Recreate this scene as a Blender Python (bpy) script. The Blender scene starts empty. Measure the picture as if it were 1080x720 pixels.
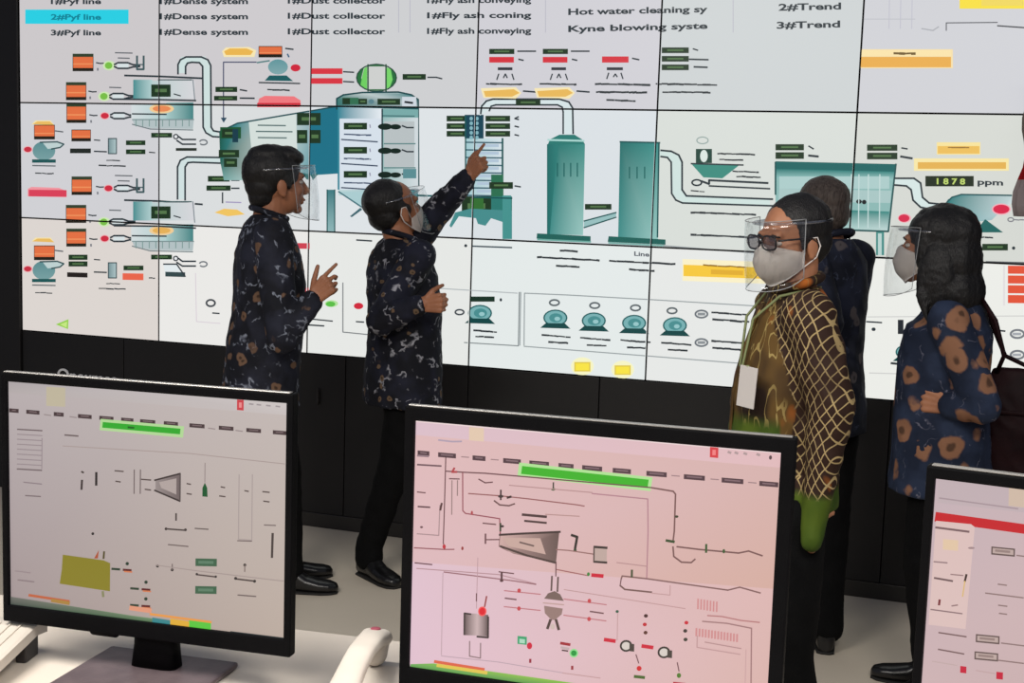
import bpy, bmesh, math, random
import numpy as np
from mathutils import Vector, Matrix, noise
random.seed(7)
R = math.radians
SC = bpy.context.scene
COL = SC.collection

# ------------------------------------------------------------------ camera
CF, CYAW, CPITCH, CROLL = 1400.0, -0.33864, -0.11550, 0.032646
CAM = Vector((4.5606, -5.4714, 1.6214))
_f = Vector((math.sin(CYAW)*math.cos(CPITCH), math.cos(CYAW)*math.cos(CPITCH), math.sin(CPITCH)))
_r = Vector((math.cos(CYAW), -math.sin(CYAW), 0)); _u = _r.cross(_f)
CR = _r*math.cos(CROLL) + _u*math.sin(CROLL); CU = -_r*math.sin(CROLL) + _u*math.cos(CROLL)
cam = bpy.data.objects.new('camera', bpy.data.cameras.new('camera')); COL.objects.link(cam)
m = Matrix.Identity(4)
for i in range(3):
    m[i][0] = CR[i]; m[i][1] = CU[i]; m[i][2] = -_f[i]; m[i][3] = CAM[i]
cam.matrix_world = m
cam.data.sensor_width = 36; cam.data.lens = CF*36/1080; cam.data.clip_start = .05
SC.camera = cam
def ray(x, y): return _f + CR*((x-540)/CF) - CU*((y-360)/CF)
def at(x, y, Y):          # point on the vertical plane y = Y that the photo shows at pixel x, y
    d = ray(x, y); return CAM + d*((Y-CAM.y)/d.y)
def onz(x, y, Z):
    d = ray(x, y); return CAM + d*((Z-CAM.z)/d.z)

# ------------------------------------------------------------------ light
SC.view_settings.view_transform = 'Standard'; SC.view_settings.look = 'None'
SC.view_settings.gamma = 1; SC.view_settings.exposure = 0.0; SC.view_settings.use_curve_mapping = False
w = bpy.data.worlds.new('room_air'); SC.world = w; w.use_nodes = True
w.node_tree.nodes['Background'].inputs[0].default_value = (.75, .80, 1, 1)
w.node_tree.nodes['Background'].inputs[1].default_value = 0.22
def area(name, loc, sx, sy, power, col=(1, .95, .88), rot=(0, 0, 0)):
    l = bpy.data.lights.new(name, 'AREA'); l.shape = 'RECTANGLE'; l.size = sx; l.size_y = sy
    l.energy = power; l.color = col
    o = bpy.data.objects.new(name, l); COL.objects.link(o); o.location = loc; o.rotation_euler = rot
    return o
area('ceiling_lamp_panel', (2.6, -4.6, 3.2), 1.2, 1.2, 105)
area('ceiling_lamp_panel', (5.4, -4.8, 3.2), 1.2, 1.2, 105)
area('ceiling_lamp_panel', (4.0, -7.2, 3.2), 1.2, 1.2, 125)

# ------------------------------------------------------------------ materials
def lin(c):
    c = c/255
    return c/12.92 if c <= .04045 else ((c+.055)/1.055)**2.4
def L3(c): return (lin(c[0]), lin(c[1]), lin(c[2]))
def mat(name, col=(128, 128, 128), rough=.6, metal=0, spec=.5, **k):
    m = bpy.data.materials.new(name); m.use_nodes = True
    b = m.node_tree.nodes['Principled BSDF']
    b.inputs['Base Color'].default_value = (*L3(col), 1); b.inputs['Roughness'].default_value = rough
    b.inputs['Metallic'].default_value = metal; b.inputs['Specular IOR Level'].default_value = spec
    return m
def noisy(name, c1, c2, scale=8, rough=.6, bump=0, bscale=60, spec=.5, stretch=(1, 1, 1), metal=0):
    m = mat(name, c1, rough, metal, spec); nt = m.node_tree; N = nt.nodes; K = nt.links; b = N['Principled BSDF']
    tc = N.new('ShaderNodeTexCoord'); mp = N.new('ShaderNodeMapping'); mp.inputs['Scale'].default_value = stretch
    K.new(tc.outputs['Object'], mp.inputs[0])
    n = N.new('ShaderNodeTexNoise'); n.inputs['Scale'].default_value = scale; n.inputs['Detail'].default_value = 5
    K.new(mp.outputs[0], n.inputs['Vector'])
    r = N.new('ShaderNodeValToRGB'); r.color_ramp.elements[0].color = (*L3(c1), 1); r.color_ramp.elements[1].color = (*L3(c2), 1)
    r.color_ramp.elements[0].position = .35; r.color_ramp.elements[1].position = .65
    K.new(n.outputs['Fac'], r.inputs[0]); K.new(r.outputs[0], b.inputs['Base Color'])
    if bump:
        n2 = N.new('ShaderNodeTexNoise'); n2.inputs['Scale'].default_value = bscale; n2.inputs['Detail'].default_value = 4
        K.new(mp.outputs[0], n2.inputs['Vector'])
        bp = N.new('ShaderNodeBump'); bp.inputs['Strength'].default_value = bump; bp.inputs['Distance'].default_value = .004
        K.new(n2.outputs['Fac'], bp.inputs['Height']); K.new(bp.outputs[0], b.inputs['Normal'])
    return m
def screen_mat(name):
    m = bpy.data.materials.new(name); m.use_nodes = True; nt = m.node_tree; nt.nodes.clear()
    a = nt.nodes.new('ShaderNodeVertexColor'); a.layer_name = 'picture'
    e = nt.nodes.new('ShaderNodeEmission'); g = nt.nodes.new('ShaderNodeBsdfGlossy'); g.inputs['Roughness'].default_value = .35
    g.inputs['Color'].default_value = (.03, .03, .03, 1)
    ad = nt.nodes.new('ShaderNodeAddShader'); o = nt.nodes.new('ShaderNodeOutputMaterial')
    nt.links.new(a.outputs['Color'], e.inputs['Color']); nt.links.new(e.outputs[0], ad.inputs[0])
    nt.links.new(g.outputs[0], ad.inputs[1]); nt.links.new(ad.outputs[0], o.inputs[0])
    return m
M_SCREEN = screen_mat('lit screen picture')
M_BLACK = noisy('black powder coat', (8, 7, 7), (12, 11, 11), 3, .6, .15, 300, spec=.2)
M_BEZEL = noisy('black monitor plastic', (7, 7, 9), (10, 10, 12), 10, .5, .1, 500, spec=.06)
M_SILVER = mat('silver bezel edge', (150, 148, 145), .35, .6)
M_STAND = noisy('brown grey brushed stand', (96, 84, 88), (108, 95, 98), 30, .42, .1, 200, metal=.3)
M_WHITEP = noisy('white phone plastic', (190, 182, 172), (198, 190, 180), 12, .5, .05, 300)
M_KEY = mat('light grey key', (196, 188, 176), .5)
M_DARKP = mat('dark grey plastic', (40, 36, 36), .5)
M_WHITE = mat('white paint mark', (225, 225, 225), .6)
M_SKIN = noisy('brown skin', (150, 98, 70), (163, 108, 78), 14, .5, .12, 160, spec=.35)
M_SKIN2 = noisy('tan skin', (158, 106, 78), (172, 118, 86), 14, .5, .12, 160, spec=.35)
M_HAIR = noisy('black hair', (9, 8, 8), (22, 19, 18), 60, .5, .7, 120, spec=.4, stretch=(3, 3, .6))
M_GREYHAIR = noisy('thin greying hair', (52, 44, 40), (84, 74, 68), 60, .6, .6, 120, spec=.3, stretch=(3, 3, .6))
M_TROUSER = noisy('black cloth', (5, 5, 6), (9, 9, 10), 20, .9, .3, 90, spec=.15)
M_SHOE = noisy('black leather', (12, 12, 13), (20, 19, 20), 20, .3, .1, 120)
M_SOLE = mat('dark rubber sole', (22, 20, 19), .8)
M_MASK = noisy('white mask cloth', (228, 220, 214), (236, 229, 223), 20, .8, .2, 250, spec=.1)
M_EYE = mat('eye white', (176, 166, 158), .35)
M_IRIS = mat('dark iris', (22, 14, 10), .2)
M_LIP = mat('lip', (130, 72, 62), .5)
M_GLASSF = mat('dark spectacle frame', (28, 22, 22), .3)
def sheet(name, tint, alpha, rough=.08):
    m = bpy.data.materials.new(name); m.use_nodes = True; nt = m.node_tree; nt.nodes.clear()
    t = nt.nodes.new('ShaderNodeBsdfTransparent'); t.inputs[0].default_value = (*tint, 1)
    g = nt.nodes.new('ShaderNodeBsdfGlossy'); g.inputs['Roughness'].default_value = rough; g.inputs['Color'].default_value = (.9, .92, .95, 1)
    lw = nt.nodes.new('ShaderNodeLayerWeight'); lw.inputs['Blend'].default_value = .35
    mr = nt.nodes.new('ShaderNodeMapRange'); mr.inputs['To Min'].default_value = alpha; mr.inputs['To Max'].default_value = alpha+.22
    mx = nt.nodes.new('ShaderNodeMixShader'); o = nt.nodes.new('ShaderNodeOutputMaterial')
    nt.links.new(lw.outputs['Facing'], mr.inputs[0]); nt.links.new(mr.outputs[0], mx.inputs[0])
    nt.links.new(t.outputs[0], mx.inputs[1]); nt.links.new(g.outputs[0], mx.inputs[2]); nt.links.new(mx.outputs[0], o.inputs[0])
    return m
M_SHIELD = sheet('clear visor plastic', (.95, .96, .96), .03)
M_LENS = sheet('tinted spectacle lens', (.72, .68, .68), .10)
M_BAND = sheet('clear head band plastic', (.80, .80, .82), .16, .2)
M_EDGE = mat('clear plastic edge', (150, 152, 154), .3)

def batik(name, base1, base2, blob, line, blobsc=9, seed=0., blobw=.30, linew=.04, pk=.40):
    """dark cloth printed with scattered buff flowers and thin pale scrolls"""
    m = mat(name, base1, .8, 0, .2); nt = m.node_tree; N = nt.nodes; K = nt.links; b = N['Principled BSDF']
    tc = N.new('ShaderNodeTexCoord'); mp = N.new('ShaderNodeMapping'); mp.inputs['Location'].default_value = (seed, seed*.7, seed*1.3)
    K.new(tc.outputs['Object'], mp.inputs[0])
    def ntex(sc, d=3):
        n = N.new('ShaderNodeTexNoise'); n.inputs['Scale'].default_value = sc; n.inputs['Detail'].default_value = d
        K.new(mp.outputs[0], n.inputs['Vector']); return n
    def warp(sc, amt):
        n = ntex(sc); s = N.new('ShaderNodeVectorMath'); s.operation = 'SUBTRACT'; s.inputs[1].default_value = (.5, .5, .5)
        K.new(n.outputs['Color'], s.inputs[0]); v = N.new('ShaderNodeVectorMath'); v.operation = 'SCALE'; v.inputs['Scale'].default_value = amt
        K.new(s.outputs[0], v.inputs[0]); a = N.new('ShaderNodeVectorMath'); a.operation = 'ADD'
        K.new(mp.outputs[0], a.inputs[0]); K.new(v.outputs[0], a.inputs[1]); return a
    def ramp(inp, stops):
        r = N.new('ShaderNodeValToRGB'); e = r.color_ramp.elements
        e[0].position, e[0].color = stops[0][0], (*[stops[0][1]]*3, 1); e[1].position, e[1].color = stops[1][0], (*[stops[1][1]]*3, 1)
        for p, c in stops[2:]:
            q = e.new(p); q.color = (c, c, c, 1)
        K.new(inp, r.inputs[0]); return r
    def mix(fac, a, bb):
        x = N.new('ShaderNodeMix'); x.data_type = 'RGBA'; K.new(fac, x.inputs[0])
        for s, v in ((6, a), (7, bb)):
            if isinstance(v, tuple): x.inputs[s].default_value = (*L3(v), 1)
            else: K.new(v, x.inputs[s])
        return x.outputs[2]
    base = mix(ramp(ntex(9).outputs['Fac'], [(.42, 0), (.62, 1)]).outputs[0], base1, base2)
    w1 = warp(14, .05)
    vo = N.new('ShaderNodeTexVoronoi'); vo.inputs['Scale'].default_value = blobsc; K.new(w1.outputs[0], vo.inputs['Vector'])
    bl = ramp(vo.outputs['Distance'], [(blobw*.82, 1), (blobw, 0)])
    # inner eye of the flower darker
    eye = ramp(vo.outputs['Distance'], [(blobw*.25, 1), (blobw*.42, 0)])
    sep = N.new('ShaderNodeSeparateColor'); K.new(vo.outputs['Color'], sep.inputs[0])
    pick = ramp(sep.outputs[0], [(pk, 0), (pk+.04, 1)])
    mu = N.new('ShaderNodeMath'); mu.operation = 'MULTIPLY'; K.new(bl.outputs[0], mu.inputs[0]); K.new(pick.outputs[0], mu.inputs[1])
    w2 = warp(20, .09)
    n2 = N.new('ShaderNodeTexNoise'); n2.inputs['Scale'].default_value = 13; n2.inputs['Detail'].default_value = 1
    K.new(w2.outputs[0], n2.inputs['Vector'])
    ln = ramp(n2.outputs['Fac'], [(.5-linew, 0), (.5, 1), (.5+linew*.5, 0)])
    brk = ramp(ntex(22, 2).outputs['Fac'], [(.5, 0), (.58, 1)])
    mu2 = N.new('ShaderNodeMath'); mu2.operation = 'MULTIPLY'; K.new(ln.outputs[0], mu2.inputs[0]); K.new(brk.outputs[0], mu2.inputs[1])
    c = mix(mu2.outputs[0], base, line)
    c = mix(mu.outputs[0], c, blob)
    mu3 = N.new('ShaderNodeMath'); mu3.operation = 'MULTIPLY'; K.new(eye.outputs[0], mu3.inputs[0]); K.new(pick.outputs[0], mu3.inputs[1])
    c = mix(mu3.outputs[0], c, tuple(int(v*.6) for v in blob))
    K.new(c, b.inputs['Base Color'])
    bp = N.new('ShaderNodeBump'); bp.inputs['Strength'].default_value = .35; bp.inputs['Distance'].default_value = .01
    K.new(ntex(14, 5).outputs['Fac'], bp.inputs['Height']); K.new(bp.outputs[0], b.inputs['Normal'])
    return m
M_BAT1 = batik('navy batik with buff flowers', (24, 25, 32), (40, 42, 54), (112, 86, 68), (136, 142, 156), 15, 3.1, .32, .045)
M_BAT2 = batik('near black batik with pale scrolls', (20, 21, 28), (32, 34, 48), (104, 84, 66), (160, 160, 168), 19, 7.7, .24, .05)
M_BAT4 = batik('plain navy batik', (20, 23, 34), (34, 38, 54), (80, 74, 76), (60, 66, 84), 12, 1.7, .26, .02)
M_BAT5 = batik('blue batik with tan flowers', (28, 36, 54), (42, 52, 74), (138, 98, 74), (110, 110, 126), 10.5, 5.2, .42, .02, .30)

def lattice(name):
    """brown and olive batik; buff diamond net, orange patches"""
    m = mat(name, (60, 40, 20), .75, 0, .25); nt = m.node_tree; N = nt.nodes; K = nt.links; b = N['Principled BSDF']
    tc = N.new('ShaderNodeTexCoord'); sx = N.new('ShaderNodeSeparateXYZ')
    n0 = N.new('ShaderNodeTexNoise'); n0.inputs['Scale'].default_value = 7; n0.inputs['Detail'].default_value = 2
    K.new(tc.outputs['Object'], n0.inputs['Vector'])
    s = N.new('ShaderNodeVectorMath'); s.operation = 'SCALE'; s.inputs['Scale'].default_value = .05; K.new(n0.outputs['Color'], s.inputs[0])
    a = N.new('ShaderNodeVectorMath'); a.operation = 'ADD'; K.new(tc.outputs['Object'], a.inputs[0]); K.new(s.outputs[0], a.inputs[1])
    K.new(a.outputs[0], sx.inputs[0])
    def mth(op, x, y=None):
        n = N.new('ShaderNodeMath'); n.operation = op
        for i, v in enumerate((x, y)):
            if v is None: continue
            if isinstance(v, (int, float)): n.inputs[i].default_value = v
            else: K.new(v, n.inputs[i])
        return n.outputs[0]
    def stripes(sgn):
        h = mth('MULTIPLY', sx.outputs['X'], 1.15); h2 = mth('MULTIPLY', sx.outputs['Y'], -.5); hh = mth('ADD', h, h2)
        z = mth('MULTIPLY', sx.outputs['Z'], .72*sgn)
        t = mth('MULTIPLY', mth('ADD', hh, z), 35.0)
        return mth('ABSOLUTE', mth('SUBTRACT', mth('FRACT', t), .5))
    net = mth('LESS_THAN', mth('MINIMUM', stripes(1), stripes(-1)), .065)
    def nz(sc, lo, hi, off):
        mp = N.new('ShaderNodeMapping'); mp.inputs['Location'].default_value = (off, off, off); mp.inputs['Scale'].default_value = (1, 1, .55)
        K.new(tc.outputs['Object'], mp.inputs[0])
        n = N.new('ShaderNodeTexNoise'); n.inputs['Scale'].default_value = sc; n.inputs['Detail'].default_value = 2; K.new(mp.outputs[0], n.inputs['Vector'])
        r = N.new('ShaderNodeMapRange'); r.inputs['From Min'].default_value = lo; r.inputs['From Max'].default_value = hi
        K.new(n.outputs['Fac'], r.inputs[0]); return r.outputs[0]
    def mix(f, x, y):
        n = N.new('ShaderNodeMix'); n.data_type = 'RGBA'; K.new(f, n.inputs[0])
        for i, v in ((6, x), (7, y)):
            if isinstance(v, tuple): n.inputs[i].default_value = (*L3(v), 1)
            else: K.new(v, n.inputs[i])
        return n.outputs[2]
    c = mix(nz(9, .45, .6, 2), (40, 26, 18), (92, 68, 30))
    c = mix(nz(7, .60, .66, 9), c, (170, 92, 30))
    an = N.new('ShaderNodeAttribute'); an.attribute_name = 'net'
    mp = N.new('ShaderNodeMapping'); mp.inputs['Scale'].default_value = (1, 1, .16); K.new(a.outputs[0], mp.inputs[0])
    ns = N.new('ShaderNodeTexNoise'); ns.inputs['Scale'].default_value = 34; ns.inputs['Detail'].default_value = 1; K.new(mp.outputs[0], ns.inputs['Vector'])
    strk = mth('MULTIPLY', mth('LESS_THAN', mth('ABSOLUTE', mth('SUBTRACT', ns.outputs['Fac'], .5)), .014), nz(6, .42, .5, 7))
    c = mix(strk, c, (150, 130, 78))
    c = mix(an.outputs['Fac'], c, mix(nz(8, .62, .66, 3), (44, 26, 18), (176, 100, 32)))
    c = mix(mth('MULTIPLY', mth('MULTIPLY', net, nz(6, .32, .42, 4)), an.outputs['Fac']), c, (166, 144, 100))
    at_ = N.new('ShaderNodeAttribute'); at_.attribute_name = 'green'
    c = mix(at_.outputs['Fac'], c, mix(nz(10, .4, .6, 5), (50, 74, 16), (74, 92, 22)))
    K.new(c, b.inputs['Base Color'])
    bp = N.new('ShaderNodeBump'); bp.inputs['Strength'].default_value = .3; bp.inputs['Distance'].default_value = .01
    K.new(nz(16, 0, 1, 1), bp.inputs['Height']); K.new(bp.outputs[0], b.inputs['Normal'])
    return m
M_LATTICE = lattice('brown batik with buff net')

# ------------------------------------------------------------------ object helpers
def tag(o, label=None, cat=None, group=None, kind=None):
    for k, v in (('label', label), ('category', cat), ('group', group), ('kind', kind)):
        if v: o[k] = v
    return o
def link(name, me, parent=None, loc=None):
    o = bpy.data.objects.new(name, me); COL.objects.link(o)
    if loc is not None: o.location = loc
    if parent is not None: o.parent = parent
    return o
def empty(name, loc, rz=0):
    o = bpy.data.objects.new(name, None); COL.objects.link(o); o.location = loc; o.rotation_euler = (0, 0, rz)
    o.empty_display_size = .1; return o
def finish(name, bm, m, parent=None, loc=None, smooth=True):
    bmesh.ops.recalc_face_normals(bm, faces=bm.faces)
    me = bpy.data.meshes.new(name); bm.to_mesh(me); bm.free()
    for mm in (m if isinstance(m, (list, tuple)) else [m]): me.materials.append(mm)
    if smooth: me.polygons.foreach_set('use_smooth', [True]*len(me.polygons))
    return link(name, me, parent, loc)
def box(bm, c, s, bev=0, M=None, seg=2, mi=0):
    r = bmesh.ops.create_cube(bm, size=1); vs = r['verts']
    bmesh.ops.scale(bm, vec=s, verts=vs)
    if bev:
        es = list({e for v in vs for e in v.link_edges})
        g = bmesh.ops.bevel(bm, geom=es, offset=bev, segments=seg, profile=.6, affect='EDGES')
        vs = list({v for f in g['faces'] for v in f.verts} | {v for v in vs if v.is_valid})
    T = Matrix.Translation(c)
    if M is not None: T = M @ T
    bmesh.ops.transform(bm, matrix=T, verts=vs)
    for f in {f for v in vs for f in v.link_faces}: f.material_index = mi
    return vs
def frame_of(d, hint=Vector((0, 0, 1))):
    d = d.normalized()
    if abs(d.dot(hint)) > .98: hint = Vector((1, 0, 0)) if abs(d.x) < .9 else Vector((0, 1, 0))
    x = hint.cross(d).normalized(); y = d.cross(x)
    return x, y
def capsule(bm, a, b, ra, rb=None, n=14, flat=None):
    """tapered rounded limb; flat = (axis vector, factor) squeezes the section along that axis"""
    rb = ra if rb is None else rb
    a = Vector(a); b = Vector(b); d = b-a
    if d.length < 1e-6: d = Vector((0, 0, 1e-4))
    x, y = frame_of(d); dn = d.normalized()
    rings = []
    for k in range(1, 6):
        t = k/6*math.pi/2; rings.append((a - dn*ra*math.cos(t), ra*math.sin(t)))
    rings.append((a, ra)); rings.append((b, rb))
    for k in range(5, 0, -1):
        t = k/6*math.pi/2; rings.append((b + dn*rb*math.cos(t), rb*math.sin(t)))
    vr = []
    for c, r in rings:
        row = []
        for i in range(n):
            t = 2*math.pi*i/n; o = x*math.cos(t)*r + y*math.sin(t)*r
            if flat: ax = flat[0].normalized(); o = o - ax*o.dot(ax)*(1-flat[1])
            row.append(bm.verts.new(c+o))
        vr.append(row)
    for p, q in zip(vr[:-1], vr[1:]):
        for i in range(n): bm.faces.new((p[i], p[(i+1) % n], q[(i+1) % n], q[i]))
    bm.faces.new(list(reversed(vr[0]))); bm.faces.new(vr[-1])
def ellip(bm, c, r, M=None, n=20):
    g = bmesh.ops.create_uvsphere(bm, u_segments=n, v_segments=n*2//3, radius=1)['verts']
    T = Matrix.Translation(c) @ Matrix.Diagonal((*r, 1))
    if M is not None: T = M @ T
    bmesh.ops.transform(bm, matrix=T, verts=g); return g
def loft(bm, rings, n=32, cap=True, power=2.0):
    """rings: (centre, x axis * half width, y axis * half depth)"""
    vr = []
    for c, ax, ay in rings:
        row = []
        for i in range(n):
            t = 2*math.pi*i/n; cs, sn = math.cos(t), math.sin(t)
            k = 2/power
            row.append(bm.verts.new(Vector(c) + ax*(abs(cs)**k*(1 if cs >= 0 else -1)) + ay*(abs(sn)**k*(1 if sn >= 0 else -1))))
        vr.append(row)
    for p, q in zip(vr[:-1], vr[1:]):
        for i in range(n): bm.faces.new((p[i], p[(i+1) % n], q[(i+1) % n], q[i]))
    if cap: bm.faces.new(list(reversed(vr[0]))); bm.faces.new(vr[-1])
def tube(bm, pts, r, n=8, flat=None):
    pts = [Vector(p) for p in pts]
    vr = []
    prevx = None
    for i, p in enumerate(pts):
        d = (pts[min(i+1, len(pts)-1)] - pts[max(i-1, 0)])
        x, y = frame_of(d)
        if prevx is not None:
            x = (prevx - d.normalized()*prevx.dot(d.normalized())).normalized(); y = d.normalized().cross(x)
        prevx = x
        rr = r[i] if isinstance(r, (list, tuple)) else r
        row = []
        for k in range(n):
            o = x*math.cos(2*math.pi*k/n)*rr + y*math.sin(2*math.pi*k/n)*rr
            row.append(bm.verts.new(p+o))
        vr.append(row)
    for p, q in zip(vr[:-1], vr[1:]):
        for i in range(n): bm.faces.new((p[i], p[(i+1) % n], q[(i+1) % n], q[i]))
    bm.faces.new(list(reversed(vr[0]))); bm.faces.new(vr[-1])
def remesh(bm, voxel, name, m, parent, loc, smooth=2, disp=None):
    """weld overlapping closed shapes into one continuous skin"""
    bmesh.ops.recalc_face_normals(bm, faces=bm.faces)
    me = bpy.data.meshes.new('tmp'); bm.to_mesh(me); bm.free()
    t = bpy.data.objects.new('tmp', me); COL.objects.link(t)
    md = t.modifiers.new('r', 'REMESH'); md.mode = 'VOXEL'; md.voxel_size = voxel
    if smooth:
        s = t.modifiers.new('s', 'SMOOTH'); s.iterations = smooth; s.factor = .5
    dg = bpy.context.evaluated_depsgraph_get()
    out = bpy.data.meshes.new_from_object(t.evaluated_get(dg))
    bpy.data.objects.remove(t); bpy.data.meshes.remove(me)
    out.name = name; out.materials.clear(); out.materials.append(m)
    if disp:
        n = len(out.vertices); co = np.empty(n*3, 'f'); out.vertices.foreach_get('co', co); co = co.reshape(-1, 3)
        no = np.empty(n*3, 'f'); out.vertex_normals.foreach_get('vector', no); no = no.reshape(-1, 3)
        dv = np.array([disp(Vector(c), Vector(k)) for c, k in zip(co, no)], 'f')
        out.vertices.foreach_set('co', (co + no*dv[:, None]).ravel())
    out.polygons.foreach_set('use_smooth', [True]*len(out.polygons)); out.update()
    return link(name, out, parent, loc)
# ------------------------------------------------------------------ pictures shown on the screens
def clip(poly, x0, z0, x1, z1):
    for ax, lim, sg in ((0, x0, 1), (0, x1, -1), (1, z0, 1), (1, z1, -1)):
        out = []
        for i in range(len(poly)):
            a, b = poly[i-1], poly[i]
            da, db = (a[ax]-lim)*sg, (b[ax]-lim)*sg
            if (da < 0) != (db < 0):
                t = da/(da-db); out.append(tuple(p+(q-p)*t for p, q in zip(a, b)))
            if db >= 0: out.append(b)
        poly = out
        if len(poly) < 3: return []
    return poly
_glyph = {}
def glyphs(s):
    if s not in _glyph:
        c = bpy.data.curves.new('t', 'FONT'); c.body = s; c.offset = .03; c.resolution_u = 3
        o = bpy.data.objects.new('t', c); COL.objects.link(o)
        me = bpy.data.meshes.new_from_object(o.evaluated_get(bpy.context.evaluated_depsgraph_get()))
        me.calc_loop_triangles(); v = [x.co.copy() for x in me.vertices]
        tr = [[(v[i].x, v[i].y) for i in t.vertices] for t in me.loop_triangles]
        xs = [p[0] for t in tr for p in t]; x0, x1 = min(xs), max(xs)
        _glyph[s] = [[((p[0]-x0)/(x1-x0), p[1]/.7) for p in t] for t in tr]
        bpy.data.objects.remove(o); bpy.data.curves.remove(c); bpy.data.meshes.remove(me)
    return _glyph[s]
class Canvas:
    def __init__(s, tf): s.tf = tf; s.items = []; s.lay = 0
    def poly(s, pts, col, cols=None, step=True):
        if step: s.lay += 1
        cs = [L3(c) for c in cols] if cols else [L3(col)]*len(pts)
        s.items.append(([(*s.tf(*p), *c) for p, c in zip(pts, cs)], s.lay))
    def rect(s, x0, y0, x1, y1, col, sl=0., bot=None):
        d = sl*(x1-x0)
        s.poly([(x0, y0), (x1, y0+d), (x1, y1+d), (x0, y1)], col, [col, col, bot, bot] if bot else None)
    def hrect(s, x0, y0, x1, y1, cl, cr, sl=0.):
        d = sl*(x1-x0); s.poly([(x0, y0), (x1, y0+d), (x1, y1+d), (x0, y1)], cl, [cl, cr, cr, cl])
    def line(s, pts, w, col, step=True):
        w = w*1.18+.1
        if step: s.lay += 1
        for a, b in zip(pts[:-1], pts[1:]):
            dx, dy = b[0]-a[0], b[1]-a[1]; l = math.hypot(dx, dy) or 1; nx, ny = -dy/l*w/2, dx/l*w/2; ex, ey = dx/l*w*.25, dy/l*w*.25
            s.poly([(a[0]+nx-ex, a[1]+ny-ey), (b[0]+nx+ex, b[1]+ny+ey), (b[0]-nx+ex, b[1]-ny+ey), (a[0]-nx-ex, a[1]-ny-ey)], col, step=False)
    def ell(s, cx, cy, rx, ry, col, n=20, top=None, a0=0, a1=360):
        pts = [(cx+rx*math.cos(R(a0+(a1-a0)*i/n)), cy+ry*math.sin(R(a0+(a1-a0)*i/n))) for i in range(n if a1-a0 == 360 else n+1)]
        cs = None
        if top: cs = [tuple(t+(c-t)*(p[1]-cy+ry)/(2*ry) for t, c in zip(top, col)) for p in pts]
        s.poly(pts, col, cs)
    def ring(s, cx, cy, rx, ry, w, col, a0=0, a1=360, n=20):
        s.line([(cx+rx*math.cos(R(a0+(a1-a0)*i/n)), cy+ry*math.sin(R(a0+(a1-a0)*i/n))) for i in range(n+1)], w, col)
    def text(s, x0, y0, x1, y1, h, body, col):
        s.lay += 1
        for t in glyphs(body):
            s.poly([(x0+(x1-x0)*u, y0+(y1-y0)*u-h*v) for u, v in t], col, step=False)
    def dash(s, x0, y0, x1, y1, w=1.6, col=(50, 56, 60), seed=0):
        """a run of tiny blurred lettering"""
        rr = random.Random(int(x0*7+y0*13+seed)); x = 0.; L = x1-x0
        while x < L:
            k = min(rr.uniform(3, 8), L-x)
            if k < .8: break
            f = lambda v: y0+(y1-y0)*v/L
            s.line([(x0+x, f(x)+rr.uniform(-.3, .3)), (x0+x+k, f(x+k)+rr.uniform(-.3, .3))], w*rr.uniform(.75, 1.15), col)
            x += k+rr.uniform(.3, 1.2)
    def build(s, name, rect, org, ux, uz, nrm, parent, step=1e-5):
        V = []; F = []; C = []
        for poly, lay in s.items:
            p = clip(poly, *rect)
            if not p: continue
            i0 = len(V)
            for q in p:
                V.append(org + ux*q[0] + uz*q[1] + nrm*(lay*step)); C.append((q[2], q[3], q[4], 1))
            F.append(tuple(range(i0, i0+len(p))))
        me = bpy.data.meshes.new(name); me.from_pydata(V, [], F)
        at_ = me.color_attributes.new('picture', 'FLOAT_COLOR', 'POINT'); at_.data.foreach_set('color', [k for c in C for k in c])
        me.materials.append(M_SCREEN); me.update()
        return link(name, me, parent)

# ---- the plant diagram on the video wall, drawn in the wall's plane
def wall_tf(x, y): p = at(x, y, 0.); return (p.x, p.z)
W = Canvas(wall_tf)
PW, PH, Z0, GAP = .81, .569, 2.529, .0036
BG = [[(204, 200, 202), (206, 203, 206), (206, 207, 209), (208, 207, 213), (205, 210, 211), (207, 208, 213)],
      [(208, 208, 212), (218, 221, 222), (222, 227, 230), (218, 224, 228), (216, 221, 216), (213, 216, 210)],
      [(220, 213, 208), (234, 233, 230), (230, 232, 229), (228, 234, 233), (230, 232, 230), (236, 237, 232)]]
TE, DT, LT, VLT = (62, 134, 132), (22, 84, 84), (140, 184, 182), (196, 220, 218)
INK, GRN, OR, RED, YEL = (44, 54, 60), (30, 54, 32), (226, 112, 66), (214, 62, 76), (238, 190, 92)
def wb(x0, y0, x1, y1, mid=True, sl=0.):                      # dark value box with faint green figures
    W.rect(x0, y0, x1, y1, GRN, sl)
    if mid and x1-x0 > 8 and y1-y0 > 3.5:
        W.rect(x0+(x1-x0)*.2, y0+(y1-y0)*.35, x0+(x1-x0)*.8, y0+(y1-y0)*.62, (84, 118, 74), sl)
def ob(x0, y0, x1, y1, top=True):
    W.rect(x0, y0, x1, y1, (34, 30, 20))
    W.rect(x0+.6, y0+(3.4 if top else .8), x1-.6, y1-3.4, OR)
    W.rect(x0+.6, y0+(y1-y0)*.55, x1-.6, y0+(y1-y0)*.62, (238, 146, 92))
    if top: W.rect(x0, y0, x1, y0+3.4, (50, 64, 44))
for j in range(3):
    for i in range(6):
        W_x0, W_z1 = i*PW, Z0-j*PH
        W.items.append(([(W_x0, W_z1, *L3(BG[j][i])), (W_x0+PW, W_z1, *L3(BG[j][i])), (W_x0+PW, W_z1-PH, *L3(BG[j][i])), (W_x0, W_z1-PH, *L3(BG[j][i]))], 0))
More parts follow.
